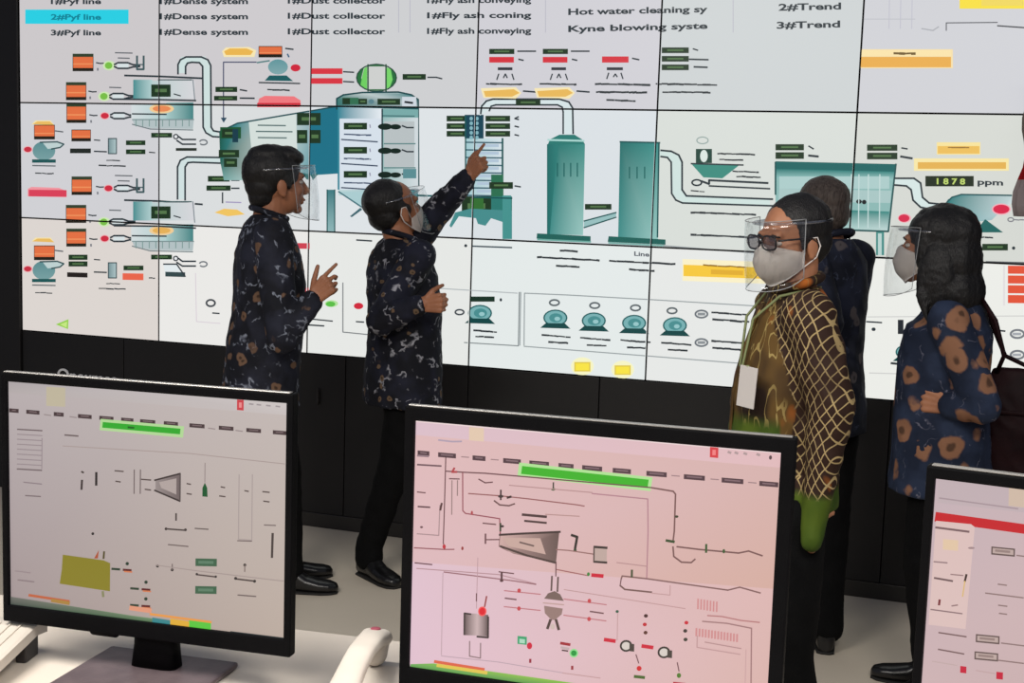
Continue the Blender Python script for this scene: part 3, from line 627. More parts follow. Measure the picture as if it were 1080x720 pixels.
for y in (331, 361):
    W.ring(740, y, 6.4, 3.8, 1.5, (110, 116, 122)); W.rect(736, y-1.5, 744, y+1.5, (140, 146, 150)); W.dash(751, y-1.8, 789, y+1, 1.8); W.dash(752, y+5.4, 790, y+8.4, 1.8)
for x, y in ((614.5, 386), (657, 389.5)):
    W.ell(x, y, 12, 9.5, (246, 244, 196)); W.rect(x-8.5, y-4.5, x+8.5, y+5.5, (224, 200, 76)); W.rect(x-7, y-3, x+7, y+4.2, (248, 228, 70))
fan(956, 371, .9); W.dash(940, 383, 949, 383.5, 1.7); W.line([(914, 339), (930, 340)], 1.3, INK); W.ell(921.5, 347, 2.2, 1.9, INK); W.line([(917, 393), (952, 394)], .9, (206, 206, 204)); W.rect(947, 337, 953, 352, (40, 44, 50))

DISP = [
 ['top left wall display with a cyan highlighted menu row beside the black surround', 'wall display at the top with the tall curved duct and a small blower diagram', 'top wall display showing the green striped oval above a grey vessel', 'top wall display with red sensor boxes above two yellow labels and an arched pipe', 'top wall display with a stack of three green boxes and the menu words Trend', 'top right wall display with a long orange bar and a yellow corner block'],
 ['middle row wall display at the far left with orange boxes around a red capsule', 'middle row wall display behind the head of the man with gesturing hand', 'middle row wall display with the teal vessel behind the pointing man', 'middle row wall display showing the green tank beside the pointing hand', 'middle row wall display with the small green hopper, half behind the masked man', 'middle row wall display with the teal fan casing behind the woman with long hair'],
 ['bottom left wall display with a small light green triangle near its edge', 'bottom wall display behind the body of the leftmost man', 'bottom wall display between the gesturing man and the pointing man', 'bottom wall display with three teal fans in a row and two yellow buttons', 'bottom wall display with a yellow bar and one teal fan, left of the badge wearer', 'bottom wall display behind the woman, with red stacked bars']]
for j in range(3):
    for i in range(6):
        x0, z1 = i*PW, Z0-j*PH
        bm = bmesh.new(); box(bm, (x0+PW/2, .131, z1-PH/2), (PW-.0006, .25, PH-.0006), .002, seg=1)
        root = finish('display_panel', bm, M_BLACK, smooth=False)
        tag(root, DISP[j][i], 'display', 'video wall of eighteen displays')
        W.build('screen', (x0+GAP, z1-PH+GAP, x0+PW-GAP, z1-GAP), Vector((0, -.0005+.005, 0)), Vector((1, 0, 0)), Vector((0, 0, 1)), Vector((0, -1, 0)), root)

# ------------------------------------------------------------------ room
M_FLOOR = noisy('pale beige floor sheet', (196, 185, 168), (203, 192, 175), 1.2, .48, .05, 40, spec=.35)
M_DESK = noisy('off white desk laminate', (206, 196, 184), (213, 203, 191), 3, .45, .03, 200)
M_PLINTH = noisy('brown black cabinet front', (13, 11, 11), (18, 15, 14), 2, .6, .1, 300)
bm = bmesh.new(); box(bm, (3, -3.5, -.05), (16, 14, .1)); o = finish('floor', bm, M_FLOOR, smooth=False); tag(o, kind='structure')
bm = bmesh.new(); box(bm, (-1.5-.003, .14, 1.6), (3, .3, 3.2), .004); box(bm, (4.86+1.53, .14, 1.6), (3.05, .3, 3.2), .004); box(bm, (2.43, .14, 2.529+.34), (4.86, .28, .67))
o = finish('wall_back', bm, M_PLINTH, smooth=False); tag(o, kind='structure')
bm = bmesh.new()
for k in range(8):
    x0 = .001+k*.6075; box(bm, (x0+.30375, .142, .822/2+.034), (.6035, .28, .822-.072), .003)
o = finish('trim_1', bm, M_PLINTH, smooth=False); tag(o, kind='structure')
bm = bmesh.new(); box(bm, (2.43, .145, .034), (4.858, .285, .068), .003); o = finish('baseboard_back', bm, noisy('dark grey skirting', (34, 32, 30), (44, 41, 38), 3, .35, .05), smooth=False); tag(o, kind='structure')
# slot pull in a cabinet door
p = at(336, 418, 0); bm = bmesh.new(); box(bm, (p.x, -.004, p.z), (.012, .012, .07), .003); box(bm, (p.x, -.009, p.z), (.006, .01, .078), .002)
tag(finish('cabinet_pull', bm, M_DARKP, smooth=False), 'small black upright pull on the dark cabinet front between the two standing men', 'handle')
# white lettering on the cabinet front
c = bpy.data.curves.new('l', 'FONT'); c.body = 'Oneumes'; c.size = .095; c.extrude = .003; c.offset = .001
t = bpy.data.objects.new('t', c); COL.objects.link(t); me = bpy.data.meshes.new_from_object(t.evaluated_get(bpy.context.evaluated_depsgraph_get())); bpy.data.objects.remove(t)
me.materials.clear(); me.materials.append(M_WHITE); a0 = at(61, 401, 0); a1 = at(123, 404, 0)
xs = [v.co.x for v in me.vertices]; k = (a1.x-a0.x)/(max(xs)-min(xs))
for v in me.vertices: v.co = Vector((v.co.x*k, -v.co.z-.004, v.co.y*.95))
tag(link('wall_lettering', me, None, (a0.x, -.001, a0.z)), 'white raised lettering low on the dark cabinet, just above the left monitor', 'sign')

# ------------------------------------------------------------------ desk
e0 = onz(312, 662.5, .75); e1 = onz(372, 669.5, .75); ex = (e1-e0); ex.z = 0; ex.normalize(); ey = Vector((-ex.y, ex.x, 0))   # back edge of the worktop
org = e0 - ex*2.2; ang = math.atan2(ex.y, ex.x)
desk = empty('control_desk', (org.x, org.y, 0), ang); tag(desk, 'long off white control desk carrying the three monitors and the telephones', 'desk')
DL, DD = 4.6, .95
bm = bmesh.new(); box(bm, (DL/2, -DD/2, .735), (DL, DD, .03), .006); finish('worktop', bm, M_DESK, desk, smooth=False)
bm = bmesh.new(); box(bm, (DL/2, -.06, .36), (DL-.1, .02, .715), .002); finish('modesty_panel', bm, M_DESK, desk, smooth=False)
for k in range(4):
    bm = bmesh.new(); box(bm, (.04+k*(DL-.08)/3, -DD/2-.02, .36), (.03, DD-.12, .72), .003); finish('side_panel', bm, M_DESK, desk, smooth=False)

# ------------------------------------------------------------------ monitors
def homog(src, dst):
    A = []; b = []
    for (x, y), (u, v) in zip(src, dst):
        A.append([x, y, 1, 0, 0, 0, -u*x, -u*y]); b.append(u); A.append([0, 0, 0, x, y, 1, -v*x, -v*y]); b.append(v)
    h = np.linalg.solve(np.array(A, float), np.array(b, float))
    return lambda x, y: ((h[0]*x+h[1]*y+h[2])/(h[6]*x+h[7]*y+1), (h[3]*x+h[4]*y+h[5])/(h[6]*x+h[7]*y+1))
def monitor(label, c, yaw, w_, h_, bez, draw, quad, base=True):
    """c = centre of the lit picture"""
    bl, br, bt, bb = bez
    root = empty('computer_monitor', (c[0], c[1], .75), yaw); tag(root, label, 'monitor', 'monitors on the control desk')
    z = c[2]-.75
    cx, cz = (br-bl)/2, z+(bt-bb)/2; fw, fh = w_+bl+br, h_+bt+bb
    bm = bmesh.new()
    ox0, ox1, oz0, oz1 = cx-fw/2, cx+fw/2, cz-fh/2, cz+fh/2; ix0, ix1, iz0, iz1 = -w_/2, w_/2, z-h_/2, z+h_/2
    T = .012
    for bx in (((ox0+ix0)/2, 0, cz, ix0-ox0, fh), ((ox1+ix1)/2, 0, cz, ox1-ix1, fh)): box(bm, (bx[0], .004, bx[2]), (bx[3], T+.012, bx[4]), .003)
    for zz, hh in (((oz0+iz0)/2, iz0-oz0), ((oz1+iz1)/2, oz1-iz1)): box(bm, (cx, .004, zz), (fw-.004, T+.0115, hh), .003)
    box(bm, (cx, .020, cz), (fw-.026, .020, fh-.03), .006)
    box(bm, (cx, .042, cz-.01), (fw*.62, .035, fh*.6), .012)
    finish('housing', bm, M_BEZEL, root, smooth=False)
    bm = bmesh.new(); box(bm, (cx, -.001, oz1+.0008), (fw-.012, .012, .0024), .0008, seg=1); finish('top_edge_strip', bm, M_SILVER, root, smooth=False)
    cv = Canvas(homog(quad, [(-w_/2, z+h_/2), (w_/2, z+h_/2), (-w_/2, z-h_/2), (w_/2, z-h_/2)])); draw(cv, quad)
    cv.build('screen', (-w_/2, z-h_/2, w_/2, z+h_/2), Vector((0, -.0002, 0)), Vector((1, 0, 0)), Vector((0, 0, 1)), Vector((0, -1, 0)), root, 1e-5)
    # small bump under the frame, badge and power lamp
    bm = bmesh.new(); capsule(bm, (-w_*.19, .004, oz0-.001), (-w_*.11, .004, oz0-.001), .0075, flat=(Vector((0, 1, 0)), .8)); finish('button_tab', bm, M_BEZEL, root)
    bm = bmesh.new(); box(bm, (-.012, -.0025, oz0+.0035), (.028, .003, .0045), .0008, seg=1); finish('badge', bm, M_WHITE, root, smooth=False)
    bm = bmesh.new(); ellip(bm, (ox1-.018, -.0025, oz0+.014), (.0017, .0015, .003), n=10); finish('power_lamp', bm, M_WHITE, root)
    # stand
    bm = bmesh.new(); loft(bm, [(Vector((.005, .035, .012)), Vector((.044, 0, 0)), Vector((0, .022, 0))), (Vector((.005, .036, .05)), Vector((.040, 0, 0)), Vector((0, .02, 0))), (Vector((.005, .042, z-.05)), Vector((.034, 0, 0)), Vector((0, .016, 0))), (Vector((.005, .046, z+.03)), Vector((.034, 0, 0)), Vector((0, .014, 0)))], 28, power=4)
    finish('neck', bm, M_BEZEL, root)
    bm = bmesh.new(); box(bm, (.005, -.02, .0065), (.255, .235, .011), .005); finish('stand_base', bm, M_STAND, root, smooth=False)
    return root
def common_top(c, q, bg, dark):
    pass
def d1(c, q):
    bg, lo = (186, 172, 170), (178, 160, 152)
    c.poly([q[0], q[1], q[3], q[2]], bg, [(184, 174, 175), (194, 183, 179), (184, 168, 157), (162, 147, 147)])
    c.poly([q[0], q[1], (302, 438), (8.5, 414)], bg, [(172, 164, 166), (206, 198, 196), (198, 189, 187), (180, 171, 170)])
    c.rect(48, 408, 68, 428, (190, 180, 156), .05)
    for x0, x1 in ((9, 19), (27, 41), (56, 66.5), (81.5, 96), (104, 119), (127, 140), (147, 163), (172, 187), (199, 215), (230, 245.5), (259, 274.5), (287, 301)):
        y = 430.5+(x0-9)*.083; c.rect(x0, y, x1, y+4.2, (72, 56, 58), .08); c.rect(x0+3, y+1.4, x1-3, y+2.6, (120, 102, 104), .08)
    for x in (46, 73, 219, 248): c.line([(x, 434+(x-9)*.083), (x+7, 434.4+(x-2)*.083)], .9, (150, 136, 136))
    c.line([(108, 447.8), (190, 455.2)], 10, (176, 214, 150)); c.line([(109, 448), (188, 454.8)], 5, (50, 168, 46)); c.rect(134, 449.5, 141, 451.5, (30, 96, 30), .08)
    c.poly([(249, 421.5), (256, 422), (256, 433), (249, 432.5)], (202, 64, 72)); c.rect(251, 424.5, 254, 430, (232, 140, 140))
    for x in (262, 270, 280, 290): c.line([(x, 426+(x-262)*.09), (x+4, 426.5+(x-262)*.09)], 1.3, (160, 150, 152))
    for k in range(9): c.line([(18, 452.5+k*5.2), (44, 454+k*5.2)], 1.1 if k in (0, 8) else .8, (112, 98, 100) if k in (0, 8) else (150, 136, 140))
    c.line([(44, 462), (44, 494)], .8, (150, 136, 140)); c.line([(25, 508), (44, 510)], 1, (140, 126, 130)); c.line([(27, 522), (43, 523)], 1, (120, 106, 108)); c.line([(68, 458.5), (82, 459.6)], 1.3, (110, 96, 96))
    c.line([(66, 470), (200, 478), (300, 489)], .7, (166, 150, 146))
    c.line([(86, 497), (88, 498)], 1.5, (70, 60, 58)); c.line([(86.5, 506), (86, 515.5)], 1.8, (60, 50, 50)); c.line([(101.5, 498), (101.5, 511)], 2, (40, 34, 34))
    for x, y, l in ((121, 496, 9), (122, 507, 5), (149, 505, 10), (153, 515.5, 6), (197, 509.5, 4), (197, 520, 5), (233, 513, 4), (231.5, 522.5, 6), (258, 517, 4), (277, 518, 7), (278, 528, 6)): c.line([(x, y), (x+l, y+.8)], 1.1, (86, 72, 70))
    c.line([(141.5, 495), (141.5, 520)], .9, (110, 96, 96)); c.line([(148, 495), (148, 520)], .9, (110, 96, 96))
    c.poly([(164, 506), (190, 499.5), (190, 528), (164, 516)], (146, 132, 130), [(150, 138, 136), (110, 96, 96), (110, 96, 96), (150, 138, 136)]); c.poly([(168, 508), (186, 504), (186, 521), (170, 514)], (176, 162, 158)); c.line([(163, 506), (190, 499)], 1.4, (60, 50, 50)); c.line([(163, 516.5), (190, 528)], 1.4, (60, 50, 50)); c.line([(190, 499), (190, 528)], 1, (80, 70, 70))
    c.poly([(213.5, 523), (213.5, 514), (216, 508.5), (218.5, 514), (219, 523.5)], (20, 84, 44)); c.line([(216, 488), (216, 508)], .8, (150, 136, 134))
    c.line([(252, 500), (252, 568), (266, 569), (266, 500)], .7, (164, 150, 148)); c.line([(251, 569.5), (266, 570)], 1, (120, 106, 104))
    c.line([(186, 541), (186, 548)], 1.4, (70, 60, 58)); c.ell(175.5, 557, 1.5, 1.5, (60, 50, 50)); c.ell(196, 558, 1.5, 1.5, (60, 50, 50)); c.line([(176, 557), (196, 558.5)], 1.3, (70, 60, 58)); c.line([(206, 556.5), (220, 557.5)], 1, (100, 88, 86)); c.line([(178, 573.5), (199, 575.5)], 1, (110, 96, 94)); c.line([(279, 553), (291, 553.5)], 1, (120, 106, 104)); c.line([(288, 562), (287.5, 587)], 2, (70, 60, 58))
    c.poly([(67, 584), (110, 590), (117, 593), (117, 622.5), (64, 614.5), (66, 600)], (134, 124, 32)); c.poly([(100, 588), (105, 579), (104, 588)], (170, 80, 50)); c.line([(110, 588), (110.5, 581)], 1.6, (80, 70, 30)); c.line([(109.5, 623), (110, 628)], 2, (130, 130, 90))
    for x, y, g in ((135, 593.5, 0), (155, 613, 1), (155, 630.5, 1)):
        c.ell(x, y, 1.8, 1.8, (30, 54, 40)); dy = 6 if g == 0 else 7; c.line([(x-16, y+dy-.6), (x-8, y+dy)], 1.9, (40, 60, 44)); c.line([(x-4, y+dy+.4), (x+4, y+dy+1)], 1.9, (90, 24, 26)); c.line([(x-3, y+dy+2.2), (x+5, y+dy+2.8)], 1.2, (206, 120, 80))
    c.ell(98.5, 562, 1.5, 1.5, (50, 44, 44)); c.ell(167, 596, 1.6, 1.6, (50, 44, 44)); c.ell(182.5, 600, 1.6, 1.6, (50, 44, 44)); c.line([(182.5, 594), (182.5, 600)], .9, (110, 96, 94)); c.line([(165, 595), (208, 601), (250, 606), (300, 612)], .7, (160, 144, 140))
    for y in (588, 617): c.rect(207, y, 229.5, y+8, (58, 96, 70), .02); c.rect(210, y+2.5, 226, y+5.5, (90, 124, 100), .02)
    c.line([(208, 605), (229, 607.5)], 1.2, (80, 66, 64)); c.ell(208.5, 604.5, 1.3, 1.3, (50, 44, 44)); c.ell(228.5, 607.2, 1.3, 1.3, (50, 44, 44))
    c.ell(259, 595, 1.6, 1.6, (50, 44, 44)); c.line([(259, 595), (259, 602)], .9, (120, 104, 100)); c.line([(249, 609.5), (270, 612)], 1.3, (70, 58, 56)); c.ell(249.5, 609, 1.6, 1.6, (50, 44, 44)); c.ell(269.5, 612, 1.6, 1.6, (50, 44, 44)); c.line([(252, 626.5), (271, 628)], 1.1, (110, 96, 94))
    c.line([(17, 601), (33, 603)], .9, (150, 134, 136)); c.line([(20, 610.5), (37, 612.5)], 1.1, (136, 120, 122))
    # task bar
    c.poly([(12.5, 628), (140, 648), (200, 656), (200, 664), (150, 658), (12.5, 640)], (70, 100, 78), [(110, 110, 104), (104, 140, 100), (110, 150, 100), (50, 80, 60), (44, 72, 60), (40, 58, 52)])
    c.line([(32, 626.5), (74, 633)], 2.2, (190, 96, 60)); c.line([(56, 632), (74, 635)], 3, (168, 128, 60)); c.line([(139, 640), (160, 643)], 4, (222, 150, 120)); c.line([(160, 646.5), (224, 655)], 2, (228, 150, 70))
    c.poly([(162, 650), (181, 653), (181, 662), (162, 659)], (50, 130, 136)); c.poly([(181, 651), (201, 654), (201, 664.5), (181, 662)], (222, 170, 54)); c.poly([(201, 653), (224, 656), (224, 668), (201, 665)], (86, 196, 60))
    c.poly([(224, 664), (302, 673), (302, 677), (224, 668)], (150, 140, 136)); c.line([(245, 665.5), (302, 672.5)], 1.8, (50, 56, 58))
def d2(c, q):
    c.poly([q[0], q[1], q[3], q[2]], (216, 182, 182), [(218, 190, 200), (224, 186, 188), (214, 176, 168), (224, 192, 206)])
    c.poly([(437, 455), (819, 497), (817, 620), (560, 600), (435, 590)], (214, 178, 172), [(222, 186, 186), (214, 178, 174), (212, 172, 160), (222, 184, 178), (220, 184, 188)])
    c.rect(496, 448, 512, 462, (226, 200, 176), .11); c.line([(438, 440.5), (819, 482)], 1.5, (236, 214, 214))
    for x0, x1 in ((440, 453), (462.5, 482), (500, 514), (533, 552), (561, 582), (592, 608), (617, 638), (649, 668), (684, 705), (722.5, 744), (761, 783), (799, 818)):
        y = 471.5+(x0-440)*.107; c.rect(x0, y, x1, y+5, (84, 62, 68), .1); c.rect(x0+3, y+1.8, x1-3, y+3.2, (132, 106, 112), .1)
    for x in (488, 520, 710, 750, 788): c.line([(x, 474+(x-440)*.107), (x+8, 474.8+(x-440)*.107)], .9, (160, 130, 132))
    c.line([(553, 494), (686, 511)], 12, (176, 226, 150)); c.line([(555, 494.5), (684, 510.6)], 7, (64, 178, 44))
    c.poly([(748.5, 474.5), (757, 475.5), (757, 486), (748.5, 485)], (214, 66, 72)); c.rect(751, 477.5, 754.5, 483, (240, 130, 130))
    for x in (767, 774, 783, 796): c.line([(x, 480+(x-767)*.1), (x+2.5, 481+(x-767)*.1)], 2, (176, 152, 152))
    c.ell(809.5, 486.5, 1.5, 2.2, (90, 70, 74)); c.line([(463, 461), (478, 463), (488, 463)], 1.4, (176, 158, 176)); c.line([(440, 477), (452, 478)], 1.6, (150, 124, 132)); c.line([(440, 486.5), (466, 488.5)], 1.4, (110, 84, 90))
    ink = (112, 76, 80); rd = (176, 70, 76)
    c.line([(471, 480), (470, 530), (469, 570), (471, 577)], 1, ink); c.line([(471, 494), (490, 495.5), (514, 497), (690, 515)], 1.1, ink); c.line([(489.5, 496), (490, 536), (493, 539), (530, 545), (531, 562)], 1, (150, 80, 90))
    c.line([(480.5, 491), (478, 495), (483, 495)], 1.8, rd); c.line([(475, 502), (486, 502.5)], 1, ink); c.line([(478, 504), (478, 540)], .9, (150, 124, 122)); c.line([(484, 504), (484, 520)], .9, (150, 124, 122))
    c.line([(440, 515.5), (449, 516.5)], 1, ink); c.line([(441, 531), (454, 532)], 1.3, (90, 60, 66)); c.line([(440, 560), (464, 562), (465, 530)], .9, (170, 140, 142)); c.ell(445, 553, 1.6, 1.2, (110, 80, 84)); c.line([(467, 528), (465.5, 535)], 1.8, (90, 60, 60))
    c.line([(437, 575), (470, 577), (481, 577)], 1, (150, 90, 96)); c.ell(470, 574, 1.8, 2.4, (190, 50, 60)); c.ell(490, 576, 1.3, 2, (150, 60, 60))
    c.line([(507, 503), (514, 507), (522, 506.5)], 1.1, ink); c.line([(496, 518), (531, 521), (560, 524.5), (612, 531.5), (620, 533)], 1, (150, 96, 96)); c.line([(531, 515), (531, 525)], 1.5, (70, 50, 50)); c.ell(531, 521.5, 3, 1.6, (70, 56, 56)); c.line([(538, 523), (542, 522)], 2, (70, 50, 50))
    c.line([(524, 526), (530, 530.5), (540, 531.5), (546, 529.5)], 1.3, (110, 80, 80)); c.line([(587, 508), (587, 515)], 1.2, (60, 60, 50)); c.ell(587, 515, 2.4, 1.4, (50, 90, 50)); c.line([(540, 510), (628, 519)], .8, (180, 140, 140))
    c.line([(554.5, 541), (580, 543.6)], 2.2, (80, 60, 60)); c.line([(557, 547.6), (580, 550)], 1.8, (80, 60, 60)); c.line([(579, 541), (615, 543.5)], .8, (180, 140, 136)); c.line([(512, 549.5), (526, 551)], 1.1, ink); c.line([(531, 550), (531, 558)], 1.6, (60, 70, 50)); c.ell(533, 553, 2, 1.3, (60, 50, 50))
    c.ell(500, 538.5, 1.2, 2.2, rd); c.line([(515, 561), (515, 571)], 1.5, ink); c.line([(516, 567), (530, 567)], 1, ink); c.line([(531, 562), (530, 574), (540, 579)], 1, ink)
    c.poly([(531, 562), (594, 560), (591, 592), (545, 582), (530, 574)], (170, 140, 134), [(206, 170, 164), (104, 84, 80), (110, 90, 86), (160, 130, 126), (206, 170, 164)]); c.poly([(534, 565), (574, 566), (580, 583), (540, 574)], (200, 168, 158)); c.line([(530, 562), (552, 561), (595, 559.5)], 1.8, (70, 56, 54)); c.line([(531, 574), (560, 584), (591, 592)], 1.8, (80, 64, 60)); c.line([(552, 570), (567, 574)], 1.4, (110, 90, 86))
    c.line([(607, 563), (613, 565), (611, 577)], 2.2, (50, 46, 42)); c.ell(611, 579, 1.7, 1.7, (40, 70, 40)); c.line([(591, 578), (604, 579), (630, 583)], 1, (150, 110, 106)); c.line([(591, 592), (591, 606)], 1, ink); c.line([(592, 599), (625, 605.5)], .9, (160, 100, 100))
    c.rect(631, 575.5, 644.5, 591.5, (190, 166, 158), .04); c.line([(631, 575.5), (644.5, 576.6)], 2, (60, 50, 48)); c.line([(631, 591), (644.5, 592)], 1.8, (60, 50, 48)); c.line([(631, 576), (631, 591)], 1.2, (90, 74, 70)); c.line([(629.5, 605), (640.5, 606)], 3.2, (204, 36, 58)); c.ell(625.5, 604, 1.5, 2, (60, 130, 60))
    c.line([(690, 515), (712, 519), (714.5, 522), (714, 560), (713, 570)], 1.3, (120, 86, 84)); c.ell(716, 545, 2, 1.3, (70, 70, 50)); c.line([(706, 569.5), (714, 571)], 2.2, (60, 80, 50)); c.line([(713, 576), (714, 586), (722, 592), (732, 592.5), (736, 589)], 1.3, (120, 86, 84)); c.line([(717, 576), (740, 579), (780, 583), (790, 581), (804, 586)], 1.3, (120, 86, 84)); c.line([(747, 574), (747, 582)], 1.8, (60, 90, 50)); c.ell(765, 581, 1.4, 2.2, (60, 90, 50))
    c.line([(628, 520), (686, 526.5), (687, 560), (686.5, 608)], 1., (178, 130, 140)); c.line([(655, 592), (686, 596)], .8, (180, 140, 140)); c.line([(660, 609), (661, 606), (687, 609), (770, 621), (782, 618), (803, 624)], 1.2, (130, 96, 94)); c.line([(671, 600), (671, 607)], 1.8, (70, 80, 54))
    c.line([(659, 616), (664, 620), (692, 623)], 1.4, (120, 90, 86)); c.line([(660, 609), (659, 616)], .9, ink); c.line([(692, 624), (711, 626), (711, 616)], .7, (190, 150, 150))
    c.line([(440, 597), (530, 604), (570, 614)], .8, (180, 140, 146)); c.line([(438, 591), (457, 593)], 1.1, ink); c.line([(470, 601), (506, 605.5), (548, 611), (570, 614.5)], 1, (150, 104, 110)); c.line([(469, 602), (468, 690)], .7, (190, 160, 168)); c.line([(507, 586), (506, 640)], .6, (186, 150, 156)); c.line([(530, 601), (546, 603)], 1, ink); c.line([(533, 602), (533, 609.5)], 1.8, (90, 60, 64)); c.ell(533, 610.5, 2, 1.4, (90, 60, 64))
    for y, s in ((621, 1), (638, -1)):
        c.line([(536, y), (575, y+4)], .9, (190, 120, 126)); c.line([(600, y+9), (645, y+15)], .9, (190, 120, 126)); c.ell(552, y+1-s, 1.9, 2.3, (196, 70, 76)); c.ell(627, y+12-s, 1.9, 2.3, (196, 70, 76))
    c.line([(537, 629), (549, 630.5)], 1.2, ink); c.line([(628, 643), (642, 645)], 1.2, ink); c.line([(600, 620), (727, 640)], .7, (190, 150, 150))
    c.line([(587, 606), (586.5, 621)], 1.5, (100, 80, 76)); c.line([(593.5, 607), (593, 622)], 1.5, (100, 80, 76)); c.poly([(579, 629.5), (583, 624), (590, 621.5), (596, 625), (600, 632)], (120, 98, 92)); c.line([(578, 634), (600, 636)], 1, (190, 156, 150)); c.poly([(579, 637), (599, 640), (598, 646), (591, 652), (587, 652), (580, 645)], (150, 122, 116))
    c.line([(586, 652), (583, 661)], 2.4, (80, 62, 58)); c.line([(592, 652), (595, 662)], 2.4, (80, 62, 58)); c.ell(588.5, 659, 2.6, 3, (206, 184, 178))
    c.hrect(493, 645, 507, 668.5, (96, 78, 78), (200, 176, 176), .03); c.hrect(507, 646, 519, 669, (200, 176, 176), (90, 72, 72), .06); c.line([(493, 645), (500, 646)], 1.4, (60, 48, 48)); c.line([(507, 670), (519, 671)], 1.6, (60, 48, 48)); c.line([(493, 645), (493, 668)], 1.4, (60, 48, 48)); c.line([(519, 649), (519, 671)], 1.6, (60, 48, 48))
    c.ell(512.5, 643, 4.6, 5.2, (240, 90, 90)); c.ell(512.5, 643, 3.3, 3.8, (222, 30, 44)); c.line([(515, 638), (517, 627)], 1.3, (150, 60, 60)); c.line([(506, 624), (506, 632)], 1, ink)
    c.line([(499, 675), (499, 691), (511, 693), (511, 677)], 1, (140, 116, 118)); c.line([(468, 691), (530, 697), (600, 708)], .7, (186, 160, 170))
    c.rect(551, 669, 561, 677.5, (60, 160, 110), .1); c.rect(553, 672, 559, 676.5, (170, 216, 190), .1); c.ell(564, 679.5, 2.8, 3.6, (206, 30, 60)); c.line([(565, 694), (565, 697)], 2, (150, 40, 60)); c.line([(597.5, 676.5), (607, 678)], 2.4, (160, 40, 50)); c.line([(598, 681), (606, 682.4)], 1.8, (190, 170, 170)); c.line([(599, 684), (605, 684.8)], 1.2, (80, 60, 60)); c.ell(611.5, 687, 4.6, 4.6, (140, 220, 140)); c.ell(611.5, 687, 3, 3, (30, 150, 60)); c.line([(610, 701), (610, 704)], 2, (150, 40, 50))
    c.ell(656.5, 643, 1.7, 1.5, (50, 90, 70)); c.line([(657, 645), (657, 673)], .6, (190, 150, 150))
    for x, y, cc in ((686.5, 647.5, (70, 40, 40)), (685.5, 656.5, (190, 40, 50)), (686.5, 665, (90, 50, 40)), (728.5, 654.5, (200, 40, 56)), (727.5, 663, (60, 50, 46)), (728, 672, (60, 60, 50))): c.ell(x, y, 2.1, 1.9, cc)
    for x, y in ((644, 672.5), (683.5, 679)): c.line([(x, y), (x+10.5, y+1.5)], 3.2, (204, 36, 58)); c.ell(x+22.5, y+6.5, 5.6, 5.2, (214, 204, 196)); c.ring(x+22.5, y+6.5, 5.6, 5.2, 1.6, (60, 54, 50)); c.rect(x+26, y+4, x+31, y+12, (70, 62, 56), .1)
    c.ell(680.5, 702.5, 2.6, 2.6, (206, 40, 46)); c.line([(676, 711), (686, 712)], 2.6, (70, 100, 40)); c.ell(722, 709.5, 2.2, 2.6, (80, 120, 40)); c.line([(717, 718), (728, 719)], 3, (190, 30, 50)); c.line([(677, 688), (680, 697)], .9, ink); c.line([(720, 696), (722, 705)], .9, ink)
    pk = (206, 140, 140)
    for k in range(7): c.line([(740+k*3.2, 630+k*.5), (740+k*3.2, 640+k*.5)], 1.3, pk)
    for k in range(14): c.line([(739+k*3.2, 660.5+k*.45), (739+k*3.2, 668+k*.45)], 1.5, pk)
    c.line([(750, 647), (765, 648), (784, 652), (803, 654)], 1., (180, 120, 120)); c.line([(745, 653), (770, 655), (795, 660), (796, 720)], 1.1, (160, 120, 120)); c.line([(740, 668), (740, 680), (784, 687)], .9, (190, 150, 150)); c.line([(748, 674.5), (785, 681)], .9, (180, 140, 140)); c.line([(790, 682), (790, 720)], .7, (200, 160, 160)); c.line([(600, 708), (640, 713)], .7, (190, 150, 150))
    c.poly([(434, 700), (460, 699), (600, 717), (817, 746), (812, 756), (434, 708)], (110, 170, 60), [(110, 170, 90), (130, 190, 80), (140, 190, 70), (150, 180, 80), (60, 120, 40), (60, 130, 60)]); c.line([(461, 697), (515, 705)], 2.6, (220, 100, 70)); c.line([(464, 701), (518, 708.5)], 3, (222, 196, 80))
